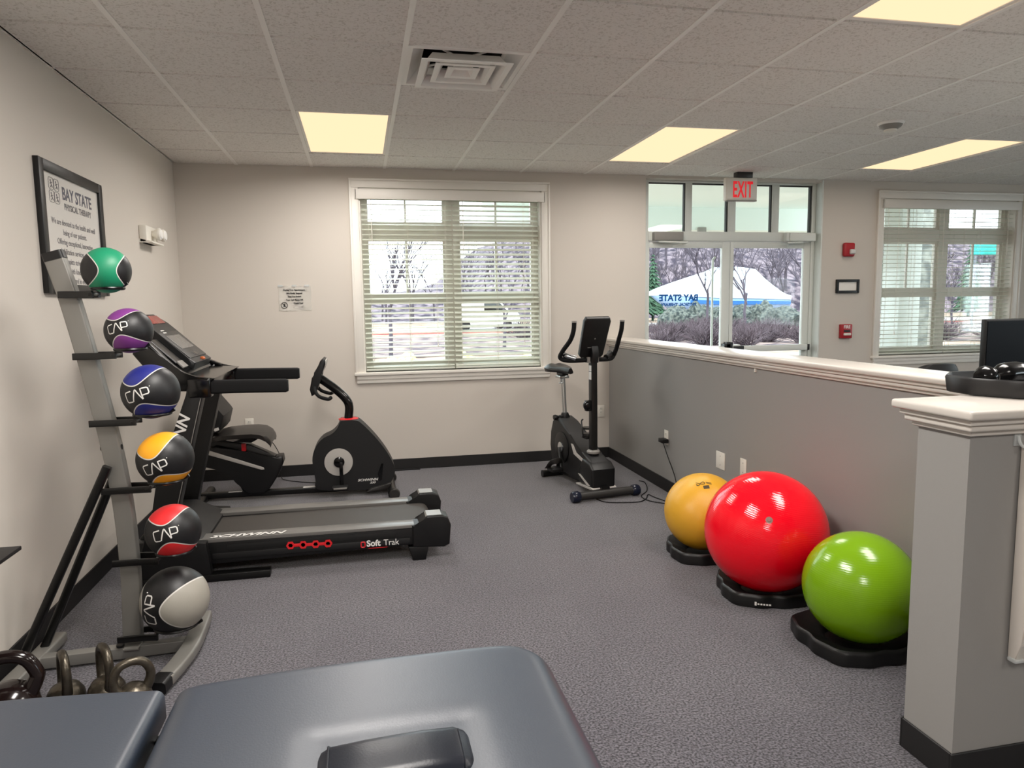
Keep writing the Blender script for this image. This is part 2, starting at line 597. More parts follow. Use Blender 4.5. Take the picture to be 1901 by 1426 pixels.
# T-bars: the long mains and the short cross bars
for i in range(-1, 18):
    x = GX + i * T
    if 0 < x < XR:
        box(bm, x - 0.0125, x + 0.0125, YB, 0, H - 0.007, H + 0.03)
for k in range(-12, 6):
    y = GY + k * T
    if YB < y < 0:
        box(bm, 0, XR, y - 0.0105, y + 0.0105, H + 0.0045, H + 0.029)
box(bm, 0, 0.02, YB, 0, H - 0.004, H + 0.02)
box(bm, 0, XR, -0.02, 0, H - 0.002, H + 0.02)
box(bm, XR - .02, XR, YB, 0, H - 0.004, H + 0.02)
obj('grid_bars', bm, GRID, ceil)
struct('roof', box(BM(), -0.15, XR + .15, YB - .15, 0.16, H + 0.30, H + 0.45), WALL)
struct('wall_upper', slabs(BM(), [], 'y', 0, 0) or (lambda b: (box(b, -0.15, XR + .15, 0, .16, H, H + .3), box(b, -0.15, XR + .15, YB - .15, YB, H, H + .3), box(b, -.15, 0, YB, 0, H, H + .3), box(b, XR, XR + .15, YB, 0, H, H + .3), b)[-1])(BM()), WALL)

# partition walls
struct('wall_partition', box(BM(), PX, PX + 0.14, WY1, -0.0, 0, 1.12), GREY)
struct('wall_wing', box(BM(), WX, 5.6, WY0, WY1, 0, 1.12), GREY)

def cap_stack(name, x0, x1, y0, y1, ov):
    """board over cove over bead, overhanging a wall top; ov = which sides overhang (x0,x1,y0,y1)"""
    b = BM()
    for o_, z0, z1, bv in ((0.058, 1.135, 1.163, 0.009), (0.040, 1.118, 1.135, 0.004), (0.030, 1.098, 1.119, 0.006), (0.014, 1.082, 1.099, 0.005)):
        box(b, x0 - o_ * ov[0], x1 + o_ * ov[1], y0 - o_ * ov[2], y1 + o_ * ov[3], z0, z1, bv, 3)
    return struct(name, b, CAPW)
cap_stack('trim_1', PX, PX + 0.14, WY1 + 0.06, -0.002, (1, 1, 0, 0))
cap_stack('trim_2', WX, 5.6, WY0, WY1, (1, 0, 1, 1))

# baseboards
bh, bt = 0.1016, 0.008
def base(name, *boxes):
    b = BM()
    for q in boxes:
        box(b, *q, 0.0025, 1)
    struct(name, b, RUBBER)
base('baseboard_far', (0.01, PX, -bt, 0, 0, bh), (PX + .14, D1[0], -bt, 0, 0, bh), (D1[1], XR, -bt, 0, 0, bh))
base('baseboard_left', (0, bt, YB, 0, 0, bh))
base('baseboard_partition', (PX - bt, PX, WY1 + bt, -bt, 0, bh))
base('baseboard_wing', (WX - bt, 5.6, WY0 - bt, WY0, 0, bh), (WX - bt, WX, WY0, WY1, 0, bh), (WX - bt, PX - bt, WY1, WY1 + bt, 0, bh))

# ------------------------------------------------------------------ windows
def make_window(n, W):
    x0, x1, z0, z1 = W
    root = bpy.data.objects.new('window_%d' % n, None)
    COL.objects.link(root)
    root['kind'] = 'structure'
    ORG[root.name] = Vector((0, 0, 0))
    b = BM()
    # casing on the wall face
    cw = 0.078
    for (a0, a1, c0, c1) in ((x0 - cw, x0, z0 - .005, z1), (x1, x1 + cw, z0 - .005, z1), (x0 - cw, x1 + cw, z1, z1 + cw)):
        box(b, a0, a1, -0.018, 0.0, c0, c1, 0.004)
    for (a0, a1, c0, c1) in ((x0 - cw - .001, x0 - cw + .018, z0, z1 + cw - .018), (x1 + cw - .018, x1 + cw + .001, z0, z1 + cw - .018), (x0 - cw - .001, x1 + cw + .001, z1 + cw - .018, z1 + cw + .001)):
        box(b, a0, a1, -0.028, -0.002, c0, c1, 0.004)
    obj('casing', b, TRIMW, root)
    b = BM()
    box(b, x0 - cw - .01, x1 + cw + .01, -0.045, 0.10, z0 - .028, z0, 0.006)
    box(b, x0 - cw + .01, x1 + cw - .01, -0.03, 0.0, z0 - .065, z0 - .028, 0.006)
    box(b, x0 - cw + .01, x1 + cw - .01, -0.02, 0.0, z0 - .10, z0 - .06, 0.006)
    obj('sill', b, TRIMW, root)
    b = BM()
    for (a0, a1, c0, c1) in ((x0, x0 + .012, z0, z1), (x1 - .012, x1, z0, z1), (x0, x1, z1 - .012, z1)):
        box(b, a0, a1, 0, 0.10, c0, c1)
    obj('jamb_lining', b, TRIMW, root)
    b = BM()
    xm = (x0 + x1) / 2
    fy0, fy1 = 0.10, 0.155
    rim(b, x0, x1, z0, z1, .05, 'y', fy0, fy1)
    box(b, xm - .055, xm + .055, fy0 - .01, fy1 + .001, z0 + .05, z1 - .05)          # mullion
    zt = z1 - 0.36
    zm = (z0 + zt) / 2 + .03
    for a0, a1 in ((x0 + .05, xm - .055), (xm + .055, x1 - .05)):
        box(b, a0, a1, fy0 - .008, fy1, zt - .06, zt + .06)       # transom bar
        box(b, a0, a1, fy0 + .010, fy1 - .001, zm - .025, zm + .025)     # meeting rail
        c = (a0 + a1) / 2
        box(b, c - .008, c + .008, fy0 + .018, fy1 - .012, zt + .085, z1 - .075)
        box(b, c - .008, c + .008, fy0 + .018, fy1 - .012, zm + .05, zt - .085)
        for q0, q1 in ((z0 + .05, zm - .025), (zm + .025, zt - .06), (zt + .06, z1 - .05)):
            rim(b, a0, a1, q0, q1, .027, 'y', fy0 + .012, fy1 - .005, 0, .025, .025)
    obj('sash_frame', b, TRIMW, root)
    obj('glass_pane', box(BM(), x0 + .03, x1 - .03, 0.126, 0.130, z0 + .03, z1 - .03), GLASS, root)
    return root
make_window(1, W1)
make_window(2, W2)

def make_blind(x0, x1, z0, z1, tilt, label, wand_side, val):
    t = thing('window_blind', label, 'window blind', ((x0 + x1) / 2, 0.045, z1), 'slatted blinds on the two windows')
    yc = 0.045
    if val:
        b = BM()
        box(b, val[0], val[1], -0.035, -0.022, z1 - .085, z1 + .002, 0.004)
        box(b, val[0], val[0] + .012, -0.035, 0.02, z1 - .085, z1 + .002, 0.003)
        box(b, val[1] - .012, val[1], -0.035, 0.02, z1 - .085, z1 + .002, 0.003)
        obj('valance', b, TRIMW, t)
    obj('head_rail', box(BM(), x0, x1, yc - .025, yc + .025, z1 - .045, z1 - .003, 0.002), SLAT, t)
    b = BM()
    zt, zb = z1 - .075, z0 + .045
    n = int((zt - zb) / 0.0432)
    hw = 0.025
    for i in range(n + 1):
        z = zt - (zt - zb) * i / n
        a = tilt + 0.03 * math.sin(i * 1.7) + 0.02 * math.sin(i * 0.53 + x0)
        ca, sa = math.cos(a), math.sin(a)
        pr = []
        for s_ in (-1, -.5, 0, .5, 1):
            pr.append((s_ * hw, 0.0022 * (1 - s_ * s_)))
        poly = [(p * ca - q * sa, p * sa + q * ca) for p, q in pr] + [(p * ca - (q - .0026) * sa, p * sa + (q - .0026) * ca) for p, q in pr[::-1]]
        prism(b, [(yc + p, z + q) for p, q in poly], x0 + .004, x1 - .004, 'x')
    obj('slats', b, SLAT, t)
    obj('bottom_rail', box(BM(), x0 + .003, x1 - .003, yc - .025, yc + .025, z0 + .006, z0 + .026, 0.004), SLAT, t)
    b = BM()
    w = x1 - x0
    for k in (0.08, 0.5, 0.92):
        for dy in (-.026, .026):
            tube(b, [(x0 + w * k, yc + dy, z1 - .04), (x0 + w * k, yc + dy, z0 + .02)], 0.0013, 5)
        tube(b, [(x0 + w * k + .012, yc, z1 - .04), (x0 + w * k + .012, yc, z0 + .02)], 0.001, 5)
    obj('ladder_cord', b, WHITEP, t)
    b = BM()
    xw = x0 + .09 if wand_side < 0 else x1 - .09
    tube(b, [(xw, -0.008, z1 - .06), (xw, -0.010, z1 - .55)], 0.0035, 8)
    obj('tilt_wand', b, WHITEP, t)
    b = BM()
    xc = x1 - .16 if wand_side < 0 else x0 + .16
    for dx in (0, .01):
        tube(b, [(xc + dx, -0.008, z1 - .06), (xc + dx, -0.009, z1 - 1.35)], 0.0012, 5)
    lathe(b, [(0.003, .03), (0.006, .0), (0.0, -.002)], (xc + .005, -0.009, z1 - 1.38), 'z', 10)
    obj('pull_cord', b, WHITEP, t)
    return t
xm1 = (W1[0] + W1[1]) / 2
make_blind(W1[0] + .016, xm1 - .002, W1[2], W1[3] - .014, 0.26, 'left half of the slatted white blind on the window above the recumbent bike', -1, (W1[0] - .03, W1[1] + .03))
make_blind(xm1 + .002, W1[1] - .016, W1[2], W1[3] - .014, 0.44, 'right half, more tightly tilted, of the white blind left of the exit door', -1, None)
xm2 = (W2[0] + W2[1]) / 2
make_blind(W2[0] + .016, xm2 - .002, W2[2], W2[3] - .014, 0.04, 'left half of the white slatted blind right of the fire alarm', 1, (W2[0] - .03, W2[1] + .03))
make_blind(xm2 + .002, W2[1] - .016, W2[2], W2[3] - .014, 0.04, 'right half of the white slatted blind behind the black monitor', 1, None)

# ------------------------------------------------------------------ exit door
def S(x): return 1.4635 + (x - 1.4635) * 1.0187     # wall-plane reading carried to the recessed door plane
root = bpy.data.objects.new('door_1', None); COL.objects.link(root); root['kind'] = 'structure'; ORG[root.name] = Vector((0, 0, 0))
yd0, yd1 = 0.09, 0.15
zt0 = 2.175
b = BM()
box(b, D1[0], 4.215, yd0, yd1, 0, D1[3], .003); box(b, 5.985, D1[1], yd0, yd1, 0, D1[3], .003)
box(b, 4.215, 5.985, yd0, yd1, 2.64, D1[3], .003)
box(b, 4.215, 5.985, yd0 - .01, yd1, 2.085, zt0, .003)
for a0, a1 in ((4.60, 4.668), (5.055, 5.135), (5.535, 5.612)):
    box(b, a0, a1, yd0, yd1, zt0, 2.64, .003)
obj('door_frame', b, ALU, root)
b = BM()
for x in (4.602, 5.053, 5.538, 5.98):
    box(b, x - .012, x, yd0 + .012, yd0 + .05, zt0, 2.64)
for x0, x1 in ((4.215, 4.60), (4.668, 5.055), (5.135, 5.535), (5.612, 5.985)):
    box(b, x0, x1, yd0 + .02, yd0 + .05, 2.63, 2.64)
obj('gasket', b, DARKGAP, root)
obj('transom_glass', box(BM(), 4.2, 6.0, 0.118, 0.122, zt0, 2.64), GLASS, root)
for side, (x0, x1, g0, g1) in enumerate(((4.217, 5.088, 4.232, 5.003), (5.092, 5.983, 5.130, 5.912))):
    leaf = BM()
    box(leaf, x0, g0, yd0 + .01, yd1 - .01, 0.01, 2.08, .003); box(leaf, g1, x1, yd0 + .01, yd1 - .01, 0.01, 2.08, .003)
    box(leaf, g0, g1, yd0 + .01, yd1 - .01, 2.02, 2.08, .003); box(leaf, g0, g1, yd0 + .01, yd1 - .01, 0.01, 0.26, .003)
    lf = obj('door_leaf', leaf, ALU, root)
    obj('glass', box(BM(), g0, g1, 0.118, 0.122, 0.26, 2.02), GLASS, lf)
    b = BM()
    box(b, x0 + .07, x1 - .04, 0.03, 0.07, 0.985, 1.045, .008)
    box(b, x0 + .0, x0 + .09, 0.03, 0.10, 0.975, 1.06, .004)
    obj('panic_bar', b, ALU, lf)
    b = BM()
    if side == 1:
        box(b, x0 - .06, x0 + .012, 0.03, 0.095, 0.99, 1.085, .004)
        box(b, x0 + .012, x0 + .13, 0.026, 0.09, 0.985, 1.045, .004)
        box(b, x1 - .045, x1 - .02, 0.026, 0.09, 0.985, 1.045, .004)
    else:
        box(b, x1 - .08, x1 - .01, 0.03, 0.10, 0.99, 1.07, .004)
    obj('latch_housing', b, BLACK, lf)
    b = BM()
    if side == 0:
        box(b, 4.25, 4.55, 0.02, 0.095, 2.085, 2.165, .004)
    else:
        box(b, 5.70, 5.99, 0.02, 0.095, 2.085, 2.165, .004)
        box(b, 5.665, 5.70, 0.03, 0.095, 2.085, 2.165, .003)
    cl = obj('door_closer', b, MGREY if side == 0 else ALU, lf)
    b = BM()
    xa = 4.30 if side == 0 else 5.86
    dx = .27 if side == 0 else -.22
    tube(b, [(xa, 0.05, 2.075), (xa + dx, -0.03, 2.06), (xa + dx * .62, 0.08, 2.03)], 0.009, 8)
    obj('closer_arm', b, ALU, cl)
    if side == 0:
        b = BM()
        tube(b, [(4.955, 0.16, 1.93), (4.955, 0.20, 1.91), (4.955, 0.20, 0.9), (4.955, 0.16, 0.88)], 0.012, 10)
        obj('pull_handle', b, ALU, lf)
        b = BM()
        text(b, 'BAY STATE', 0.086, (4.555, 0.124, 1.505), (-1, 0, 0), (0, 0, 1), 0.0006, 0.0036, 0.98)
        text(b, 'PHYSICAL THERAPY', 0.038, (4.555, 0.124, 1.455), (-1, 0, 0), (0, 0, 1), 0.0006, 0.0020, 1.1)
        obj('lettering', b, BLUEI, lf)
obj('reveal_lining', box(BM(), D1[1] - .004, D1[1] + .012, -0.008, 0.09, 0, D1[3] + .02, .003), ALU, root)
obj('threshold', box(BM(), D1[0], D1[1], 0.02, 0.16, 0.0, 0.012), MGREY, root)

# ------------------------------------------------------------------ ceiling fixtures
def ceiling_light(c, r, label, first=[None]):
    x0, y0 = GX + c * T, GY + r * T
    if first[0] is None:
        t = thing('ceiling_light', label, 'ceiling light', (x0 + T / 2, y0 + T, H), 'warm square-edged ceiling light panels')
        b = BM()
        rim(b, x0 + .0125, x0 + T - .0125, y0 + .0125, y0 + 2 * T - .0125, .018, 'z', H - .001, H + .054, .002)
        box(b, x0 + .012, x0 + T - .012, y0 + .012, y0 + 2 * T - .012, H + .055, H + .065)
        obj('frame', b, GRID, t)
        obj('lens', box(BM(), x0 + .03, x0 + T - .03, y0 + .03, y0 + 2 * T - .03, H + .003, H + .007), LENS, t)
        ld = bpy.data.lights.new('lamp', 'AREA')
        ld.shape = 'RECTANGLE'; ld.size = T - .08; ld.size_y = 2 * T - .08
        ld.energy = PANEL_POWER * .52; ld.color = (1.0, 0.962, 0.918); ld.spread = math.radians(170)
        lo = bpy.data.objects.new('lamp', ld); COL.objects.link(lo); lo.parent = t
        lo.location = (0, 0, -0.006)
        first[0] = t
        return t
    t = copy_tree(first[0])
    t.location = (x0 + T / 2, y0 + T, H)
    t['label'] = label
    k = {(1, 2): .55, (9, 2): .08, (5, 2): .30, (1, -3): 1.05, (5, -3): .58, (5, -8): .4}.get((c, r), 1.0)      # lamp output tuned per fixture to balance the room's brightness
    for ch in COL.objects:
        if ch.parent == t and ch.type == 'LIGHT':
            ch.data = ch.data.copy(); ch.data.energy = PANEL_POWER * k
            ch.data.spread = math.radians(172 if r == 2 else 180)
    return t
LAB = {(1, 2): 'warm ceiling light panel nearest the left wall above the window',
       (5, 2): 'warm ceiling light panel in front of the exit door',
       (9, 2): 'warm ceiling light panel above the right-hand window, beyond the round ceiling sensor',
       (5, -3): 'warm ceiling light panel cut off by the top edge of the photo'}
for c, r in LIGHTS:
    ceiling_light(c, r, LAB.get((c, r), 'warm ceiling light panel outside the picture'))

# air diffuser: three nested square cones
t = thing('air_diffuser', 'white square air vent of nested frames set in the ceiling grid', 'air vent', (GX + 2.5 * T, GY + .5 * T, H))
cx, cy = GX + 2.5 * T, GY + .5 * T
def sq_ring(b, prof):
    """square funnel from (half size, z) points"""
    rings = []
    for h, z in prof:
        rings.append([b.verts.new((cx + sx * h, cy + sy * h, z)) for sx, sy in ((-1, -1), (1, -1), (1, 1), (-1, 1))])
    for a, c in zip(rings, rings[1:]):
        for i in range(4):
            b.faces.new((a[i], a[(i + 1) % 4], c[(i + 1) % 4], c[i]))
    return b
b = sq_ring(BM(), [(.298, H + .006), (.298, H - .004), (.268, H - .004), (.215, H + .050), (.20, H + .060), (.20, H + .075), (.30, H + .075)])
obj('face_frame', b, GRID, t, smooth=0)
obj('duct', sq_ring(BM(), [(.20, H + .066), (.19, H + .2), (.0001, H + .2)]), mat('vent_dark', '#1b1a19', rough=0.8), t, smooth=0)
for hs, z0, rw in ((.225, H - .030, .030), (.150, H - .022, .026), (.082, H - .016, .030)):
    b = sq_ring(BM(), [(hs, z0), (hs, z0 - .005), (hs - rw, z0 - .005), (hs - rw - .030, z0 + .045), (hs - rw - .028, z0 + .048), (hs - rw + .004, z0 + .004), (hs, z0)])
    if hs < .1:
        box(b, cx - .024, cx + .024, cy - .024, cy + .024, z0 + .040, z0 + .046)
    obj('cone', b, GRID, t, smooth=0)
b = BM()
for a in (45, 135, 225, 315):
    c_, s_ = math.cos(math.radians(a)), math.sin(math.radians(a))
    tube(b, [(cx + .02 * c_, cy + .02 * s_, H + .05), (cx + .30 * c_, cy + .30 * s_, H + .062)], .006, 6)
obj('hanger', b, GRID, t)

t = thing('ceiling_sensor', 'small round white sensor hanging under the ceiling tiles', 'sensor', (5.06, -2.08, H))
obj('base', lathe(BM(), [(.085, 0), (.085, -.012), (.078, -.02)], (5.06, -2.08, H), 'z', 28), GRID, t)
obj('dome', lathe(BM(), [(.076, -.018), (.066, -.035), (.045, -.048), (.043, -.05), (.0, -.05)], (5.06, -2.08, H), 'z', 28), MGREY, t)
obj('lens_cap', lathe(BM(), [(.042, -.05), (.04, -.062), (.0, -.066)], (5.06, -2.08, H), 'z', 20), WHITEP, t)

# exit sign
ey = -0.28
t = thing('exit_sign', 'white exit sign with red letters hanging over the glass doors', 'exit sign', (4.98, ey, 2.53))
obj('housing', box(BM(), 4.822, 5.142, ey, ey + .05, 2.425, 2.632, .006), WHITEP, t)
obj('face_plate', box(BM(), 4.832, 5.132, ey - .006, ey, 2.435, 2.622, .003), WHITEP, t)
b = text(BM(), 'EXIT', 0.205, (4.99, ey - .0065, 2.455), (1, 0, 0), (0, 0, 1), 0.0015, 0.004, 0.46, space=1.08)
obj('lettering', b, EXITM, t)
obj('ceiling_mount', box(BM(), 4.93, 5.09, ey - .01, ey + .06, 2.632, H - .004, .004), DGREY, t)
obj('lower_lip', box(BM(), 4.83, 5.135, ey - .012, ey + .04, 2.418, 2.426, .002), MGREY, t)

# ------------------------------------------------------------------ things on the walls
# framed poster on the left wall
t = thing('framed_poster', 'black framed white poster on the left wall behind the ball rack', 'poster', (0, -2.236, 1.885))
y0, y1, z0, z1 = -2.655, -1.818, 1.566, 2.203
b = BM()
fw = 0.052
rim(b, y0, y1, z0, z1, fw, 'x', 0.0, 0.026, .003)
obj('frame', b, BLACK, t)
obj('print', box(BM(), 0.002, 0.012, y0 + fw - .003, y1 - fw + .003, z0 + fw - .003, z1 - fw + .003), PAPER, t)
yc = (y0 + y1) / 2
b = text(BM(), 'BAY STATE', 0.088, (0.0125, yc + .065, 2.045), (0, 1, 0), (0, 0, 1), .0005, .002, 0.92)
obj('title', b, NAVYI, t)
obj('subtitle', text(BM(), 'PHYSICAL THERAPY', 0.044, (0.0125, yc + .065, 1.995), (0, 1, 0), (0, 0, 1), .0005, .0012, 0.93), GREYI, t)
b = BM()
for i, s in enumerate(('We are devoted to the health and well', 'being of our patients.', 'Offering exceptional, innovative', 'rehabilitation services, and our', 'therapists strive to serve', 'with kindness,', 'every day and in every visit.')):
    text(b, s, 0.040, (0.0125, yc + .0, 1.912 - i * .048), (0, 1, 0), (0, 0, 1), .0005, .0004, 0.92)
obj('body_lettering', b, GREYI, t)
b = BM()
for i, (dy, dz) in enumerate(((0, .05), (.062, .05), (0, -.012), (.062, -.012))):
    oy, oz = yc - .262 + dy, 2.052 + dz
    pts = [(0.0128, oy + p, oz + q) for p, q in rrect(.056, .056, .012, 3)]
    tube(b, pts + [pts[0]], .0014, 5)
    ball(b, (0.0128, oy - .004, oz + .014), .006, 10, 6, (.2, 1, 1))
    for q in ([(0, -.004, .008), (0, .004, -.006), (0, -.008, -.02)], [(0, .004, -.006), (0, .014, -.018)], [(0, -.012, -.002), (0, .0, .004), (0, .013, .006)]):
        tube(b, [(0.0128 + c[0], oy + c[1], oz + c[2]) for c in q], .0022, 5)
obj('emblem', b, GREYI, t)
obj('glazing', box(BM(), 0.0150, 0.0158, y0 + fw - .002, y1 - fw + .002, z0 + fw - .002, z1 - fw + .002), glass_mat('poster_glass', (1, 1, 1), 0.25), t)

# emergency light
t = thing('emergency_light', 'white twin lamp emergency light high on the left wall near the corner', 'emergency light', (0, -.85, 2.0))
obj('housing', box(BM(), 0, 0.05, -1.07, -.80, 1.945, 2.065, .008), WHITEP, t)
obj('base_shelf', prism(BM(), [(0, 1.945), (.085, 1.945), (.085, 1.955), (.0, 1.975)], -1.07, -.78, 'y', .002), WHITEP, t)
for yy in (-.93, -.82):
    b = lathe(BM(), [(.016, 0), (.025, .02), (.044, .05), (.044, .06), (.04, .066), (0, .07)], (.04, yy, 2.015), 'x', 22)
    lh = obj('lamp_head', b, WHITEP, t)
    obj('lens', lathe(BM(), [(.036, .066), (.03, .074), (0, .078)], (.04, yy, 2.015), 'x', 20), GRID, lh)

# paper notice
t = thing('paper_notice', 'white paper notice taped to the wall left of the window', 'notice', (.918, 0, 1.57))
b = BM()
n_ = 8
vv = [[b.verts.new((.783 + .272 * i / n_, -.003 - .002 * math.sin(i * .9 + j), 1.461 + .217 * j / 6)) for j in range(7)] for i in range(n_ + 1)]
for i in range(n_):
    for j in range(6):
        b.faces.new((vv[i][j], vv[i + 1][j], vv[i + 1][j + 1], vv[i][j + 1]))
r_ = bmesh.ops.solidify(b, geom=b.faces, thickness=.0008)
obj('sheet', b, PAPER, t)
b = BM()
for i, (s, dx) in enumerate((('During Your Appointment,', 0), ('We Kindly Request', 0), ('That You Switch', 0), ('Your Cell Phone Off,', 0), ('Thank You!', .03))):
    text(b, s, 0.0175, (.915 + dx, -.0068, 1.634 - i * .0283), (1, 0, 0), (0, 0, 1), .0005, .0007, 0.95)
obj('lettering', b, BLACKI, t)
b = BM()
cc = [(.828 + .026 * math.cos(a * PI / 12), -.0068, 1.509 + .026 * math.sin(a * PI / 12)) for a in range(24)]
tube(b, cc, .0022, 6, closed=True)
tube(b, [(.81, -.0068, 1.527), (.846, -.0068, 1.491)], .0022, 6)
box(b, .822, .834, -.0072, -.0066, 1.497, 1.521, .001)
obj('no_phone_symbol', b, BLACKI, t)
b = BM()
for x in (.80, .915, 1.02):
    obj('tape', box(BM(), x - .02, x + .02, -.0074, -.0066, 1.668, 1.684), CLEAR, t)

def outlet(name, label, p, axis, w=.07, h=.115, duplex=True):
    """p = centre on the wall; axis 'y' for the far wall (faces -y), 'x' for the partition (faces -x)"""
    t = thing(name, label, 'wall outlet' if duplex else 'wall plate', p)
    def bx(b, u0, u1, d0, d1, z0, z1, bv=0):
        if axis == 'y': box(b, p[0] + u0, p[0] + u1, p[1] - d1, p[1] - d0, p[2] + z0, p[2] + z1, bv)
        else: box(b, p[0] - d1, p[0] - d0, p[1] + u0, p[1] + u1, p[2] + z0, p[2] + z1, bv)
    b = BM(); bx(b, -w / 2, w / 2, 0, .006, -h / 2, h / 2, .002)
    obj('cover_plate', b, WHITEP, t)
    if duplex:
        for dz in (-.026, .012):
            b = BM(); bx(b, -.016, .016, .006, .0075, dz, dz + .028, .0006)
            rc = obj('receptacle', b, WHITEP, t)
            b = BM()
            for du in (-.007, .005):
                bx(b, du, du + .002, .0075, .0079, dz + .012, dz + .022)
            obj('slot', b, BLACKI, rc)
    else:
        for dz in (-.03, .03):
            b = BM(); bx(b, -.003, .003, .006, .0075, dz - .003, dz + .003, .001)
            obj('screw', b, MGREY, t)
    return t
outlet('wall_outlet', 'white duplex outlet low on the far wall behind the recumbent bike seat', (.488, 0, .478), 'y')
outlet('wall_outlet', 'white duplex outlet on the far wall behind the upright bike mast', (3.70, 0, .457), 'y')
outlet('wall_outlet', 'white outlet on the grey partition holding the black plug-in adapter', (PX, -1.32, .432), 'x')
outlet('wall_plate', 'wide blank white plate on the grey partition above the yellow ball', (PX, -2.178, .43), 'x', .115, .115, False)
outlet('wall_plate', 'narrow blank white plate on the grey partition just above the red ball', (PX, -2.465, .445), 'x', .07, .115, False)

tag(obj('cap_hook', box(BM(), PX - .012, PX, -2.588, -2.576, 1.058, 1.080, .002), WHITEP), 'tiny white hook on the grey partition just under its white cap', 'hook')
t = thing('plug_adapter', 'black plug-in power adapter in the partition outlet left of the yellow ball', 'power adapter', (PX - .03, -1.335, .412))
obj('body', box(BM(), PX - .062, PX - .0082, -1.375, -1.295, .395, .428, .006), BLACK, t)
b = BM()
tube(b, [(PX - .05, -1.37, .395), (PX - .035, -1.42, .30), (PX - .02, -1.52, .16), (PX - .03, -1.60, .03), (PX - .10, -1.66, .006), (3.62, -1.50, .006), (3.60, -1.40, .006), (3.54, -1.50, .006), (3.46, -1.57, .006), (3.33, -1.56, .006), (3.20, -1.50, .006), (3.16, -1.33, .006)], .0035, 6, smooth=6)
obj('power_cord', b, BLACKR, t)
t = tag(obj('cable_loop', tube(BM(), [(3.70, -.97, .006), (3.72, -1.05, .006), (3.64, -1.28, .006), (3.53, -1.43, .006), (3.54, -1.57, .006), (3.63, -1.68, .006), (3.68, -1.8, .006)], .0035, 6, smooth=6), BLACKR), 'thin black cable curling on the carpet beside the partition baseboard', 'cable')
b = BM()
tube(b, [(.42, -.012, .46), (.62, -.02, .38), (.735, -.05, .20), (.74, -.10, .03), (.80, -.17, .006), (1.0, -.30, .006), (1.25, -.36, .006), (1.5, -.38, .006), (1.62, -.52, .006)], .0032, 6, smooth=6)
tag(obj('power_cable', b, BLACKR), 'thin black cable hanging from the outlet behind the recumbent bike seat', 'cable')
b = BM()
box(b, 1.69, 1.95, -.045, -.025, 0, .012, .003)
tag(obj('floor_strip', b, BLACK), 'short black strip lying along the far baseboard right of the recumbent bike', 'floor strip')

# fire strobe, certificate, pull station
t = thing('fire_strobe', 'red fire alarm strobe above the small framed certificate', 'fire alarm', (6.337, 0, 1.996))
obj('housing', box(BM(), 6.275, 6.40, -.045, 0, 1.926, 2.066, .018, 3), FIRERED, t)
obj('strobe_lens', box(BM(), 6.325, 6.388, -.075, -.044, 1.95, 2.0, .012, 3), CLEAR, t)
obj('reflector', box(BM(), 6.335, 6.378, -.06, -.044, 1.958, 1.992, .005), WHITEP, t)
t = thing('framed_certificate', 'small black framed certificate on the wall between the two red alarms', 'frame', (6.348, 0, 1.628))
b = BM()
rim(b, 6.216, 6.480, 1.558, 1.698, .027, 'y', -.022, 0, .002)
obj('frame', b, BLACK, t)
obj('paper', box(BM(), 6.24, 6.456, -.01, -.002, 1.58, 1.676), PAPER, t)
t = thing('fire_pull_station', 'red fire alarm pull station low on the wall under the certificate', 'fire alarm', (6.337, 0, 1.17))
obj('housing', box(BM(), 6.272, 6.402, -.042, 0, 1.098, 1.242, .008), FIRERED, t)
b = BM()
box(b, 6.295, 6.379, -.056, -.042, 1.128, 1.152, .005)
obj('pull_handle', b, WHITEP, t)
obj('lettering', text(BM(), 'FIRE', .044, (6.337, -.0425, 1.200), (1, 0, 0), (0, 0, 1), .0005, .0012, .95), WHITEI, t)
obj('slot', box(BM(), 6.300, 6.374, -.0465, -.0425, 1.162, 1.184), BLACK, t)

# ------------------------------------------------------------------ ball rack
RY = -3.27
t = thing('ball_rack', 'tall leaning grey steel rack holding five medicine balls by the left wall', 'ball rack', (.41, RY, 0))
# column: a leaning rectangular tube, bent at its lower third
col_pts = [(.463, RY + .02, .07), (.470, RY + .02, .25), (.473, RY + .02, .40), (.466, RY + .02, .645), (.440, RY + .02, .90), (.388, RY + .02, 1.212), (.328, RY + .02, 1.517), (.284, RY + .02, 1.690)]
b = BM()
sweep(b, catmull(col_pts, 5), rrect(.072, .05, .006), up=(0, 1, 0))
colm = obj('column', b, STEELG, t)
b = BM()
sweep(b, [(.2865, RY + .02, 1.682), (.282, RY + .02, 1.698), (.2775, RY + .02, 1.714)], rrect(.077, .055, .012), up=(0, 1, 0))
obj('end_cap', b, BLACK, colm)
b = BM()
lathe(b, [(.0, .04), (.012, .04), (.012, -.04), (0, -.04)], (.436, RY + .02, .915), 'x', 12)
obj('bolt', b, BLACK, colm)
# base: two feet and a crossbar
for nm, pts, cap in (('foot', [(.66, -3.565, .035), (.685, -3.46, .04), (.705, -3.31, .045), (.70, -3.10, .045), (.69, -2.98, .04)], [(.645, -3.615, .03), (.662, -3.545, .036)]),
                     ('foot', [(.075, -3.555, .035), (.085, -3.42, .04), (.095, -3.25, .04), (.10, -3.06, .04)], [(.07, -3.61, .03), (.078, -3.54, .036)])):
    b = BM(); sweep(b, catmull(pts, 5), rrect(.07, .045, .01), up=(0, 0, 1))
    ft = obj(nm, b, STEELG, t)
    b = BM(); sweep(b, cap, rrect(.074, .052, .014), up=(0, 0, 1))
    obj('rubber_cap', b, BLACK, ft)
b = BM(); sweep(b, [(.10, RY - .01, .035), (.68, RY + .02, .035)], rrect(.05, .05, .004), up=(0, 0, 1))
box(b, .44, .50, RY - .045, RY + .045, .058, .066, .001)
cb = obj('crossbar', b, STEELG, t)
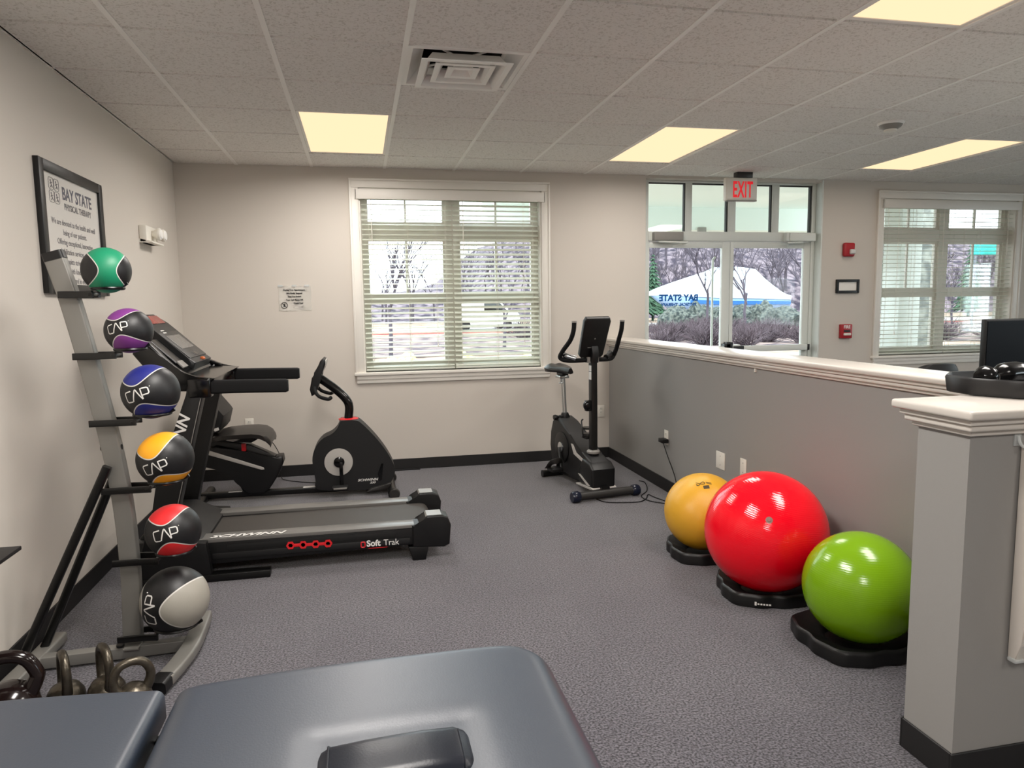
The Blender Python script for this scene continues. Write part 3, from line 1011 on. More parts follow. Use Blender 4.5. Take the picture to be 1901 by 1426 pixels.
obj('bolt', lathe(BM(), [(.016, .066), (.016, .074), (0, .076)], (.42, RY - .01, 0), 'z', 14), BLACK, cb)
for p0, p1 in (((.430, RY - .03, .845), (.055, RY - .03, .06)), ((.445, RY + .05, .83), (.098, RY + .08, .06))):
    b = BM(); sweep(b, [Vector(p0), Vector(p0).lerp(Vector(p1), .5), p1], rrect(.033, .030, .008), up=(0, 1, 0))
    obj('strut', b, BLACKM, t)
arms = [(1.555, .358, .472, .091), (1.308, .400, .540, .091), (1.034, .448, .607, .112), (.752, .456, .644, .112), (.442, .470, .657, .111), (.104, .463, .644, .139)]
arms = [(1.556, .350, .474, .091), (1.3095, .384, .541, .091), (1.035, .424, .607, .111), (.752, .449, .645, .111), (.443, .469, .655, .110), (.112, .466, .644, .137)]
for z, xc, xb, R in arms:
    b = BM()
    rr = R * .62
    # clamp bars either side of the column running out to a ring under the ball
    for dy in (-.025, .06):
        sweep(b, [(xc - .05, RY + dy, z - .012), (xc + .05, RY + dy, z - .012), (xb - rr * .8, RY + (dy - .02) * .9, z - .010)], rrect(.012, .027, .003), up=(0, 0, 1))
    pts = [(xb + rr * math.cos(a), RY + rr * math.sin(a), z + R - math.sqrt(R * R - rr * rr) - .007) for a in [i * PI / 14 for i in range(28)]]
    tube(b, pts, .007, 8, closed=True)
    tube(b, [(xb + rr - .004, RY - .01, z + .02), (xb + rr + .02, RY - .01, z + .034)], .007, 8)
    box(b, xb - rr - .006, xb - rr + .012, RY - .045, RY + .045, z - .016, z - .004, .003)
    obj('arm', b, BLACKM, t)

def cap_logo(b, R, h):
    """CAP strokes on a sphere, centred on local -z, right = +y, up = +x"""
    W_ = 2.35
    strokes = [[(.70, 1), (.10, 1), (.0, .9), (.0, .10), (.10, 0), (.62, 0)], [(.68, 0), (1.10, 1), (1.17, 1), (1.60, 0)], [(1.62, 0), (1.62, 1), (2.2, 1), (2.32, .9), (2.32, .48), (2.2, .38), (1.66, .38)]]
    def P(q):
        u, v = (q[0] - W_ / 2) * h / R, (q[1] - .5) * h / R
        d = Vector((v, u, -1.0)).normalized()
        return d * (R + .0008)
    for s in strokes:
        pts = []
        for a, c in zip(s, s[1:]):
            for k in range(4):
                pts.append((a[0] + (c[0] - a[0]) * k / 4, a[1] + (c[1] - a[1]) * k / 4))
        pts.append(s[-1])
        P3 = [P(q) for q in pts]
        N_ = len(P3)
        w = h * .055
        L = []
        for i in range(N_):
            tdir = (P3[min(i + 1, N_ - 1)] - P3[max(i - 1, 0)]).normalized()
            n = P3[i].normalized()
            sd = tdir.cross(n) * w
            L.append((b.verts.new(P3[i] + sd), b.verts.new(P3[i] - sd)))
        for a, c in zip(L, L[1:]):
            b.faces.new((a[0], a[1], c[1], c[0]))
    c = P((2.55, 1.05))
    ball(b, c, h * .05, 8, 6)

def med_ball(cx_, z, R, color, cname, o, rt, flip, label):
    o = Vector(o).normalized(); rt = Vector(rt).normalized()
    up = o.cross(rt)
    t = thing('medicine_ball', label, 'medicine ball', (cx_, RY, z), 'medicine balls on the rack')
    b = ball(BM(), (0, 0, 0), R, 64, 40)
    if flip:
        zz, xx = o, rt                      # coloured waist faces out
    else:
        zz, xx = -o, up
    yy = zz.cross(xx)
    rot = Matrix((xx, yy, zz)).transposed()
    s = obj('shell', b, med_ball_mat(cname, color), t, local=True)
    s.rotation_euler = rot.to_euler()
    b = BM()
    cap_logo(b, R, R * .40)
    lg = obj('lettering', b, WHITEI, t, local=True)
    lg.rotation_euler = rot.to_euler()
med_ball(.473, 1.640, .091, '#1a8a63', 'green_rubber', (0.338, -0.94, -0.05), (0.048, -0.036, 0.998), True, 'green and black medicine ball, topmost on the rack')
med_ball(.540, 1.397, .091, '#7d3a86', 'purple_rubber', (-0.196, -0.966, 0.171), (0.959, -0.153, 0.237), False, 'purple and black medicine ball, second from the rack top')
med_ball(.606, 1.144, .112, '#232a7c', 'blue_rubber', (-0.211, -0.978, -0.011), (0.941, -0.206, 0.267), False, 'navy blue and black medicine ball, third from the rack top')
med_ball(.644, .860, .112, '#f2a81d', 'yellow_rubber', (-0.116, -0.983, -0.141), (0.94, -0.155, 0.305), False, 'yellow and black medicine ball above the red one on the rack')
med_ball(.656, .549, .111, '#e02a2e', 'red_rubber', (-0.036, -0.987, 0.155), (0.979, -0.003, 0.205), False, 'red and black medicine ball second from the rack bottom')
med_ball(.644, .246, .138, '#a09c92', 'grey_rubber', (-0.522, -0.851, 0.048), (0.047, 0.027, 0.999), False, 'large grey and black medicine ball, lowest on the rack')

# ------------------------------------------------------------------ kettlebells
def kettlebell(x, y, R, rot, m, label, hw=1.0, hh=1.0):
    t = thing('kettlebell', label, 'kettlebell', (x, y, 0), 'kettlebells on the floor by the rack', rot)
    b = lathe(BM(), [(0, 0), (R * .72, 0), (R * .78, R * .04), (R * .97, R * .5), (R, R * .85), (R * .93, R * 1.25), (R * .70, R * 1.62), (R * .35, R * 1.82), (0, R * 1.88)], (0, 0, 0), 'z', 32)
    obj('bell', b, m, t, local=True)
    b = BM()
    w = R * .80 * hw; hz = R * 3.05 * hh
    pts = [(-R * .62, 0, R * 1.35), (-w * 1.0, 0, R * 1.85), (-w * 1.04, 0, hz - R * .72), (-w * .68, 0, hz - R * .17), (0, 0, hz), (w * .68, 0, hz - R * .17), (w * 1.04, 0, hz - R * .72), (w * 1.0, 0, R * 1.85), (R * .62, 0, R * 1.35)]
    tube(b, pts, [R * .30, R * .26, R * .24, R * .24, R * .24, R * .24, R * .24, R * .26, R * .30], 14, smooth=6)
    obj('handle', b, m, t, local=True)
    return t
kettlebell(.205, -3.745, .098, math.radians(8), DARKIRON, 'large glossy dark kettlebell at the left end of the row', 1.1, .93)
kettlebell(.351, -3.66, .066, math.radians(-62), IRON, 'bronze-grey kettlebell right of the large dark one', 1.05, 1.12)
kettlebell(.487, -3.655, .067, math.radians(-58), IRON, 'bronze-grey kettlebell in the middle, touching the smallest one', 1.05, 1.15)
kettlebell(.600, -3.73, .066, math.radians(25), IRON, 'bronze-grey kettlebell beside the black rubber foot of the rack', 1.1, 1.02)

# ------------------------------------------------------------------ wall shelf at the left edge
t = thing('wall_shelf', 'dark grey shelf corner jutting in from the left edge of the photo', 'shelf', (0, -4.1, .68))
obj('shelf_board', box(BM(), 0.0, .30, -4.55, -3.77, .668, .682, .003), CHAR, t)
for y in (-4.4, -4.05):
    obj('bracket', prism(BM(), [(0.0, .668), (.22, .668), (0.0, .50)], y, y + .02, 'y', .002), BLACKM, t)

# ------------------------------------------------------------------ treatment table
TY0, TY1 = -5.49, -4.785
def cushion(x0, x1, y0, y1, ztop, thick, corner, er, zf, m, name, parent, nring=22, nb=40):
    """upholstered pad: rounded-rectangle rings from the bottom edge up, over the rim and in to the centre"""
    b = BM()
    hx, hy = (x1 - x0) / 2, (y1 - y0) / 2
    cx_, cy_ = (x0 + x1) / 2, (y0 + y1) / 2
    def ring(inset, dz):
        ax, ay = hx - inset, hy - inset
        r0 = [max(.002, c - inset) for c in corner]       # ++, -+, --, +-
        pts = []
        for (sx, sy, a0, rc) in ((1, 1, 0, r0[0]), (-1, 1, PI / 2, r0[1]), (-1, -1, PI, r0[2]), (1, -1, 1.5 * PI, r0[3])):
            rc = min(rc, ax, ay)
            for k in range(13):
                a = a0 + PI / 2 * k / 12
                pts.append((cx_ + sx * (ax - rc) + rc * math.cos(a), cy_ + sy * (ay - rc) + rc * math.sin(a)))
        # subdivide the straight runs
        full = []
        for i, p in enumerate(pts):
            q = pts[(i + 1) % len(pts)]
            full.append(p)
            if i % 13 == 12:
                for k in range(1, nb):
                    full.append((p[0] + (q[0] - p[0]) * k / nb, p[1] + (q[1] - p[1]) * k / nb))
        return [b.verts.new((p[0], p[1], ztop + zf(p[0], p[1]) + dz)) for p in full]
    R_ = [ring(.012, -thick), ring(0.0, -thick + .012), ring(0.0, -er)]
    for k in range(1, 9):
        a = PI / 2 * k / 8
        R_.append(ring(er * (1 - math.cos(a)), -er * (1 - math.sin(a))))
    mx = min(hx, hy) - .004
    for k in range(1, nring + 1):
        t_ = k / nring
        R_.append(ring(er + (mx - er) * t_, .0))
    for a, c in zip(R_, R_[1:]):
        n = len(a)
        for i in range(n):
            b.faces.new((a[i], a[(i + 1) % n], c[(i + 1) % n], c[i]))
    b.faces.new(R_[0][::-1])
    last = R_[-1]
    n = len(last)
    # zip the central slit shut
    b.faces.new(last)
    return obj(name, b, m, parent, smooth=60)
t = thing('treatment_table', 'large slate blue padded treatment table in the foreground', 'treatment table', (1.0, -5.14, 0))
HX0, HX1, HY0, HY1 = 1.365, 1.628, -5.30, -5.115      # recess for the bolster
def zright(x, y):
    z = .016 * math.sin(max(0, min(1, (x - 1.02) / .45)) * PI / 2) - .030 * max(0, (1.10 - x) / .08) ** 2 * .5
    z -= .012 * max(0, (x - 1.68) / .2) ** 2
    dx = max(HX0 - x, 0, x - HX1); dy = max(HY0 - y, 0, y - HY1)
    d = math.hypot(dx, dy)
    z -= .007 * math.exp(-(d / .036) ** 2)
    return z
def zleft(x, y):
    return .004 - .02 * max(0, (x - .55) / .45) ** 2
cushion(1.022, 1.878, TY0, TY1, .650, .075, (.11, .02, .02, .11), .058, zright, VINYL, 'head_section', t)
cushion(.10, 1.008, TY0, TY1, .652, .075, (.02, .06, .06, .02), .020, zleft, VINYL, 'body_section', t)
b = BM()
for y in (TY0 + .10, TY1 - .10):
    box(b, .16, 1.82, y - .02, y + .02, .53, .57, .004)
for x in (.25, 1.0, 1.70):
    box(b, x - .02, x + .02, TY0 + .10, TY1 - .10, .53, .57, .004)
obj('frame', b, BLACKM, t)
for x in (.30, 1.65):
    for y in (TY0 + .12, TY1 - .12):
        lg = obj('leg', box(BM(), x - .025, x + .025, y - .025, y + .025, 0, .53, .004), BLACKM, t)
t = thing('face_bolster', 'dark vinyl bolster filling the face hole of the treatment table', 'bolster', ((HX0 + HX1) / 2, (HY0 + HY1) / 2, .64))
b = BM()
sweep(b, [(HX0 + .004, -5.205, .628), (HX0 + .010, -5.205, .630), (HX0 + .02, -5.204, .632), (1.45, -5.202, .636), (1.55, -5.198, .637), (HX1 - .02, -5.196, .634), (HX1 - .008, -5.196, .631), (HX1 - .002, -5.196, .629)],
      rrect(.150, .080, .036, 6), up=(0, 0, 1), scale=[.80, .92, 1, 1, 1, 1, .92, .80])
bol = obj('pad', b, VINYLD, t)
b = BM()
for x, k in ((HX0 + .012, .95), (HX1 - .010, .95)):
    pts = [(x, -5.20 + p * k, .632 + q * k) for p, q in rrect(.152, .082, .036, 6)]
    obj('piping', tube(BM(), pts, .0025, 6, closed=True), VINYLD, bol)

# ------------------------------------------------------------------ exercise balls and their stands
def ball_stand(x, y, R, ph, label):
    t = thing('ball_stand', label, 'ball stand', (x, y, 0), 'black stands under the exercise balls')
    def md(a, r, h):
        return 1 + (.07 * math.cos(4 * (a - ph)) + .02 * math.cos(12 * (a - ph))) * min(1, r / R)
    b = lathe(BM(), [(R * .97, 0), (R, .006), (R * 1.0, .05), (R * .985, .060), (R * .95, .066), (R * .88, .062), (R * .60, .040), (R * .52, .030), (R * .45, .012), (0, .010)], (x, y, 0), 'z', 72, md)
    obj('tray', b, BLACK, t)
    return t
def ex_ball(x, y, z, R, m, label):
    t = thing('exercise_ball', label, 'exercise ball', (x, y, z), 'large exercise balls along the partition')
    s = obj('shell', ball(BM(), (0, 0, 0), R, 72, 44), m, t, local=True)
    return t, s
XB = {'yellow': (3.401, -2.680, .2555, .2245), 'red': (3.423, -3.300, .3305, .300), 'green': (3.511, -3.888, .263, .233)}
ball_stand(3.40, -2.69, .215, .6, 'black stand under the yellow exercise ball')
s3 = ball_stand(3.425, -3.275, .225, .5, 'black stand with a white mark under the red exercise ball')
ball_stand(3.50, -3.86, .232, .75, 'black stand under the green exercise ball')
b = BM()
for k in range(6):
    a = math.radians(232 + k * 3.2)
    q = Vector((3.425 + .224 * math.cos(a), -3.275 + .224 * math.sin(a), .03))
    tx = Vector((-math.sin(a), math.cos(a), 0))
    nn = Vector((math.cos(a), math.sin(a), 0))
    hgt = .018 if k == 0 else .007
    box(b, -.0045, .0045, -.0012, .0012, -hgt / 2, hgt / 2)
    for v in list(b.verts)[-8:]:
        v.co = q + tx * v.co.x + nn * (v.co.y + .012) + Vector((0, 0, v.co.z))
obj('emblem', b, WHITEI, s3)
t, s = ex_ball(*XB['yellow'], ex_ball_mat('yellow_vinyl', '#e0a92c', .35, .5, 70), 'yellow scuffed exercise ball farthest along the grey partition')
s.rotation_euler = (.25, .55, 0)
b = BM()
R = .2245
def onb(R, o, up, u, v):
    o = Vector(o).normalized(); r = Vector(up).cross(o).normalized(); w = o.cross(r)
    return (o + r * u / R + w * v / R).normalized() * (R + .0006)
o_ = (-.247, -.417, .874); up_ = (.1, .6, .5)
for st in ([(-.035, .012), (-.015, -.004), (.004, -.010), (.012, -.004), (.006, .008), (-.008, .004), (-.022, -.014), (-.036, -.012)], [(-.03, -.014), (-.036, .0)], [(.02, .004), (.05, -.004)], [(.022, -.004), (.05, -.014)]):
    P3 = [onb(R, o_, up_, *q) for q in [Vector(c).to_2d() for c in catmull([(p[0], p[1], 0) for p in st], 4)]]
    tube(b, P3, .0022, 5)
P3 = [[onb(R, o_, up_, -.002 + .034 * i / 4, -.022 - .024 * j / 3) for j in range(4)] for i in range(5)]
vv = [[b.verts.new(p) for p in row] for row in P3]
for i in range(4):
    for j in range(3):
        b.faces.new((vv[i][j], vv[i + 1][j], vv[i + 1][j + 1], vv[i][j + 1]))
obj('printed_mark', b, mat('faded_black_print', '#4a3b1c', rough=.5), t, local=True)
t, s = ex_ball(*XB['red'], ex_ball_mat('red_vinyl', '#f40620', .11, .22, 40), 'big glossy red exercise ball between the yellow and green ones')
s.rotation_euler = (.15, .2, .0)
pv = Vector((-.43, -.782, .45)).normalized()
b = lathe(BM(), [(.0, .0022), (.007, .0022), (.009, .0006), (.016, .0002)], (0, 0, .2996), 'z', 20)
pl = obj('valve_plug', b, mat('grey_valve', '#8c6a60', rough=.4), t, local=True)
pl.rotation_euler = pv.to_track_quat('Z', 'Y').to_euler()
t, s = ex_ball(*XB['green'], ex_ball_mat('green_vinyl', '#76a20c', .18, .12, 40), 'lime green exercise ball nearest the camera beside the wing wall')

# ------------------------------------------------------------------ treadmill
t = thing('treadmill', 'large black motorised treadmill behind the ball rack', 'treadmill', (1.1, -2.05, 0))
YN0, YN1, YF0, YF1 = -2.385, -2.265, -1.865, -1.745
for y0, y1, nm in ((YN0, YN1, 'near'), (YF0, YF1, 'far')):
    b = prism(BM(), [(.30, .075), (1.72, .098), (1.72, .195), (.30, .205)], y0, y1, 'y', .006)
    sd = obj('side_frame', b, BLACK, t)
    yo = y0 if nm == 'near' else y1
    sg = -1 if nm == 'near' else 1
    b = BM()
    box(b, .62, 1.70, min(yo, yo + sg * .006), max(yo, yo + sg * .006), .108, .142, .003)
    obj('lower_ridge', b, CHAR, sd)
    b = prism(BM(), [(.36, .200), (1.77, .195), (1.77, .215), (.60, .222), (.42, .226), (.36, .22)], y0 + .004, y1 - .004, 'y', .006)
    obj('foot_rail', b, RAILG, t)
    b = prism(BM(), [(1.715, .082), (1.90, .070), (1.932, .085), (1.942, .20), (1.925, .248), (1.89, .262), (1.80, .262), (1.755, .218), (1.715, .214)], y0 - .006, y1 + .006, 'y', .010, 3)
    ec = obj('end_cap', b, BLACK, t)
    b = prism(BM(), [(1.762, .2195), (1.803, .2635), (1.888, .2635), (1.888, .2645), (1.802, .2645), (1.760, .2205)], y0 + .006, y1 - .006, 'y')
    obj('cap_trim', b, MGREY, ec)
    b = prism(BM(), [(1.69, .085), (1.81, .085), (1.79, .0), (1.715, .0)], y0 - .002, y0 + .05 if nm == 'near' else y0 + .05, 'y', .006)
    obj('rear_foot', b, BLACK, t)
b = BM()
prof = [(.40, .196)] + [(1.80 + .055 * math.sin(a), .146 + .055 * math.cos(a)) for a in [i * PI / 10 for i in range(11)]] + [(.40, .10)]
prism(b, prof, YN1 - .004, YF0 + .004, 'y')
obj('belt', b, BELT, t)
b = BM()
text(b, 'SCHWINN', .062, (.605, YN0 + .016, .2258), (1, -.012, -.006), (0, 1, 0), .0006, .0018, 1.32, 'LEFT', slant=.35)
obj('rail_lettering', b, WHITEI, t)
b = BM()
ys = YN0 - .009
cxs = [1.034 + .068 * i for i in range(4)]
for i, x in enumerate(cxs):
    z = .1545 - (x - 1.03) * .03
    lathe(b, [(.024, .0), (.024, -.006), (.013, -.006), (.013, .0)], (x, ys + .004, z), 'y', 6)
    if i < 3:
        box(b, x + .016, x + .052, ys - .001, ys + .003, z - .010, z + .008, .002)
obj('red_cushion_emblem', b, RED, t)
b = BM()
box(b, .70, 1.62, YN0 - .0015, YN0 + .002, .150, .185, .001)
obj('side_slot', b, mat('deep_black', '#050505', rough=.7), t)
b = BM()
pts = [(1.432 + p, YN0 - .0075, .124 + q) for p, q in rrect(.022, .03, .005, 2)]
tube(b, pts, .0035, 6, closed=True)
box(b, 1.462, 1.57, YN0 - .0078, YN0 - .0065, .098, .101)
obj('red_badge', b, RED, t)
b = BM()
text(b, 'Soft', .050, (1.452, YN0 - .007, .112), (1, 0, -.012), (0, 0, 1), .0005, .0016, .98, 'LEFT')
text(b, 'Trak', .050, (1.548, YN0 - .007, .1105), (1, 0, -.012), (0, 0, 1), .0005, .0, .92, 'LEFT')
obj('side_lettering', b, WHITEI, t)
# base frame on the floor and motor hood
b = BM()
for y0, y1 in ((-2.445, -2.375), (-1.755, -1.685)):
    box(b, .20, .925, y0, y1, .0, .042, .005)
box(b, .20, .27, -2.445, -1.685, .0, .05, .005)
obj('base_frame', b, BLACKM, t)
for y0, y1 in ((-2.44, -2.38), (-1.75, -1.69)):
    obj('lower_bracket', prism(BM(), [(.22, .04), (.62, .04), (.60, .22), (.24, .25)], y0, y1, 'y', .006), BLACK, t)
b = prism(BM(), [(.24, .09), (.58, .09), (.585, .215), (.52, .245), (.42, .30), (.30, .305), (.25, .25)], -2.37, -1.76, 'y', .018, 3)
obj('motor_hood', b, CHAR, t)
b = BM()
for y in (-2.40, -1.73):
    lathe(b, [(.0, -.02), (.045, -.02), (.045, .02), (0, .02)], (.235, y, .05), 'y', 20)
obj('transport_wheel', b, BLACKR, t)
for (y0, y1, yo, sg, sh) in ((-2.475, -2.395, -2.475, -1, 0.0), (-1.735, -1.655, -1.655, 1, -.035)):
    b = prism(BM(), [(.28 + sh, .20), (.355 + sh, .423), (.382 + sh, .567), (.555 + sh, 1.031), (.57 + sh, 1.11), (.645 + sh, 1.11), (.637 + sh, 1.02), (.495 + sh, .472), (.435 + sh, .20)], y0, y1, 'y', .008, 3)
    up = obj('upright', b, BLACK, t)
    b = BM()
    strip(b, [(.628 + sh, yo + sg * .0004, 1.015), (.487 + sh, yo + sg * .0004, .472), (.430 + sh, yo + sg * .0004, .24)], .003, (0, sg, 0), .0008)
    obj('seam_line', b, MGREY, up)
    if sg < 0:
        b = BM()
        d = Vector((.185, 0, .49)).normalized()
        text(b, 'SCHWINN', .078, (.438, yo - .0005, .566), d, (-d.z, 0, d.x), .0006, .0018, 1.0, 'LEFT', slant=.2, space=1.02)
        obj('upright_lettering', b, WHITEI, up)
    # hand rail
    yc = (y0 + y1) / 2
    b = BM()
    box(b, .565, .68, yc - .044, yc + .044, 1.016, 1.120, .012, 3)
    obj('rail_socket', b, BLACKG, t)
    b = BM()
    sweep(b, [(.66, yc, 1.070), (.86, yc, 1.068), (1.055, yc, 1.064), (1.068, yc, 1.064)], rrect(.05, .072, .014, 4), up=(0, 0, 1), scale=[1, 1, 1, .86])
    obj('handrail', b, BLACKR, t)
# console
b = prism(BM(), [(.70, 1.118), (.55, 1.135), (.455, 1.235), (.375, 1.315), (.32, 1.305), (.31, 1.255), (.40, 1.13), (.48, 1.055), (.64, 1.05)], -2.47, -1.66, 'y', .014, 3)
con = obj('console_tray', b, BLACKG, t)
for yc in (-2.33, -1.80):
    b = BM()
    d = Vector((.45, 0, -.40)).normalized()
    q = [Vector((.375, yc, 1.320)), Vector((.50, yc, 1.198))]
    sweep(b, [q[0], q[0].lerp(q[1], .5), q[1]], rrect(.13, .01, .004), up=(.66, 0, .75))
    obj('cup_well', b, mat('black_well', '#060606', rough=.3) if yc < -2 else BLACK, con)
    b = BM()
    sweep(b, [(.500, yc, 1.205), (.532, yc, 1.172)], rrect(.10, .012, .004), up=(.66, 0, .75))
    obj('grey_pad', b, MGREY, con)
b = prism(BM(), [(.555, 1.185), (.515, 1.215), (.40, 1.325), (.315, 1.405), (.245, 1.455), (.205, 1.45), (.21, 1.41), (.36, 1.22), (.47, 1.14), (.54, 1.145)], -2.20, -1.76, 'y', .016, 3)
dsp = obj('display_console', b, BLACK, t)
def on_console(y0, y1, s0, s1, m, nm, lift=.0015, thick=.003):
    """plate on the sloped display face; s = 0 at the lower edge, 1 at the top"""
    a, c = Vector((.530, 0, 1.2045)), Vector((.262, 0, 1.447))
    p0, p1 = a.lerp(c, s0), a.lerp(c, s1)
    n = Vector((.671, 0, .741))
    b = BM()
    sweep(b, [p0 + n * lift + Vector((0, (y0 + y1) / 2, 0)), p1 + n * lift + Vector((0, (y0 + y1) / 2, 0))], rrect(abs(y1 - y0), thick, .0012, 2), up=n)
    return obj(nm, b, m, dsp)
on_console(-2.185, -1.775, .02, .76, DGREY, 'face_panel')
on_console(-2.12, -1.84, .22, .52, SCREEN, 'screen', .004)
on_console(-2.10, -2.04, .58, .60, WHITEI, 'key_mark', .004); on_console(-2.10, -2.04, .63, .65, WHITEI, 'key_mark', .004)
on_console(-2.15, -1.82, .80, .98, REDSCR, 'red_label', .006)
on_console(-2.03, -1.93, .05, .12, BLACKG, 'key_slot', .004)
obj('safety_key', lathe(BM(), [(.014, 0), (.016, .008), (.010, .016), (0, .018)], (.548, -1.98, 1.19), 'z', 14), mat('amber_key', '#c86a3a', rough=.3), dsp)
b = BM()
sweep(b, catmull([(.60, -1.70, 1.13), (.52, -1.70, 1.17), (.46, -1.70, 1.235)], 6), rrect(.05, .02, .006), up=(.6, 0, .8))
obj('glossy_edge', b, BLACKG, con)
b = BM()
sweep(b, catmull([(.62, -2.43, 1.115), (.52, -2.43, 1.165), (.38, -2.43, 1.315)], 6), rrect(.04, .012, .005), up=(.6, 0, .8))
obj('glossy_edge', b, BLACKG, con)

# ------------------------------------------------------------------ recumbent bike
t = thing('recumbent_bike', 'black recumbent exercise bike with a round silver disc under the window', 'exercise bike', (1.0, -.72, 0))
y0, y1 = -.83, -.62
body = [(1.111, .065), (1.078, .162), (1.060, .304), (1.084, .40), (1.14, .47), (1.21, .504), (1.255, .545), (1.279, .596), (1.295, .604), (1.395, .604), (1.447, .575), (1.559, .447), (1.647, .312), (1.69, .201), (1.668, .114), (1.609, .061), (1.503, .047)]
bd = [Vector((p[0], p[1], 0)) for p in body]
sm = [(v.x, v.y) for v in catmull([(p[0], p[1], 0) for p in body], 4, True)]
b = prism(BM(), sm, y0, y1, 'y', .026, 4)
sh = obj('shroud', b, CHAR, t)
b = lathe(BM(), [(.108, 0), (.108, -.006), (.04, -.010), (0, -.010)], (1.258, y0, .282), 'y', 48)
dk = obj('silver_disc', b, SILVER, sh)
obj('hub', lathe(BM(), [(.041, -.008), (.041, -.022), (.03, -.028), (0, -.028)], (1.262, y0, .284), 'y', 28), BLACKG, dk)
b = BM()
box(b, 1.262, 1.290, y0 - .04, y0 - .022, .10, .285, .005)
ck = obj('crank', b, BLACKG, sh)
b = BM()
box(b, 1.205, 1.325, y0 - .115, y0 - .04, .085, .108, .006)
pd = obj('pedal', b, CHAR, ck)
b = BM(); box(b, 1.215, 1.315, y0 - .118, y0 - .112, .09, .103, .003)
obj('pedal_trim', b, MGREY, pd)
b = BM()
text(b, 'SCHWINN', .026, (1.475, y0 - .002, .118), (1, 0, 0), (0, 0, 1), .0006, .0008, 1.25, slant=.3)
text(b, '230', .020, (1.512, y0 - .002, .095), (1, 0, 0), (0, 0, 1), .0006, .0006, 1.4, slant=.3)
obj('lettering', b, WHITEI, sh)
b = prism(BM(), [(1.555, .17), (1.585, .25), (1.60, .25), (1.585, .12), (1.565, .11)], y0 - .003, y0 + .002, 'y')
obj('side_handle', b, BLACKG, sh)
obj('red_collar', lathe(BM(), [(.075, .598), (.078, .606), (.06, .612), (.0, .612)], (1.343, -.72, 0), 'z', 28), RED, sh)
b = tube(BM(), [(1.343, -.725, .60), (1.352, -.725, .70), (1.328, -.725, .765), (1.255, -.725, .842), (1.165, -.725, .915), (1.130, -.725, .940)], .034, 16, smooth=8)
ms = obj('mast', b, BLACKG, t)
b = prism(BM(), [(1.078, .81), (1.066, .86), (1.085, .95), (1.115, .985), (1.150, 1.075), (1.172, 1.094), (1.190, 1.085), (1.190, 1.05), (1.160, .975), (1.138, .93), (1.125, .86), (1.10, .82)], -.86, -.58, 'y', .012, 3)
cs = obj('console', b, BLACK, ms)
b = prism(BM(), [(1.183, 1.085), (1.196, 1.083), (1.196, 1.05), (1.175, 1.00), (1.163, .985)], -.84, -.60, 'y', .003)
obj('silver_back', b, SILVER, cs)
for sy in (-1, 1):
    b = tube(BM(), [(1.11, -.72 + sy * .09, .91), (1.105, -.72 + sy * .15, .86), (1.135, -.72 + sy * .19, .815), (1.20, -.72 + sy * .19, .79), (1.225, -.72 + sy * .17, .80)], .014, 10, smooth=6)
    obj('handlebar', b, BLACKR, ms)
# frame on the floor
b = BM()
sweep(b, [(.22, -.72, .055), (1.56, -.72, .045)], rrect(.06, .045, .008), up=(0, 0, 1))
mf = obj('main_rail', b, BLACKM, t)
b = BM(); box(b, .975, 1.075, -.752, -.700, .0735, .0755)
obj('warning_sticker', b, WHITEI, mf)
b = BM(); box(b, .42, .52, -.752, -.730, .0755, .0770); obj('name_sticker', b, WHITEI, mf)
b = BM(); sweep(b, [(1.66, -.98, .04), (1.66, -.46, .04)], circ(.034, 14), up=(0, 0, 1))
fs = obj('front_stabiliser', b, BLACKM, t)
for y in (-.995, -.445):
    obj('wheel', lathe(BM(), [(.0, -.022), (.036, -.022), (.042, -.01), (.042, .01), (.036, .022), (0, .022)], (1.675, y, .042), 'y', 22), DGREY, fs)
b = prism(BM(), [(1.46, .03), (1.64, .05), (1.66, .10), (1.62, .085), (1.50, .062)], -.86, -.76, 'y', .006)
obj('stabiliser_cover', b, DGREY, fs)
b = BM(); sweep(b, [(.24, -.98, .035), (.24, -.46, .035)], circ(.032, 14), up=(0, 0, 1))
obj('rear_stabiliser', b, BLACKM, t)
# arched seat support and rail
arch = [(.20, .33), (.28, .375), (.30, .43), (.36, .455), (.56, .40), (.76, .325), (.80, .345), (.835, .345), (.842, .30), (.80, .20), (.735, .10), (.69, .06), (.58, .055), (.53, .09), (.50, .17), (.46, .23), (.38, .28), (.28, .31), (.20, .30)]
b = prism(BM(), arch, -.80, -.64, 'y', .018, 3)
sp = obj('seat_support', b, BLACK, t)
b = prism(BM(), [(.27, .425), (.30, .425), (.695, .268), (.700, .252), (.68, .250), (.27, .400)], -.806, -.794, 'y', .002)
obj('silver_stripe', b, SILVER, sp)
b = prism(BM(), [(.26, .47), (.34, .50), (.60, .44), (.78, .345), (.78, .32), (.60, .385), (.34, .45), (.26, .44)], -.77, -.67, 'y', .006)
obj('seat_rail', b, BLACKM, sp)
b = BM(); box(b, .54, .575, -.80, -.77, .40, .46, .006)
obj('red_lever', b, RED, sp)
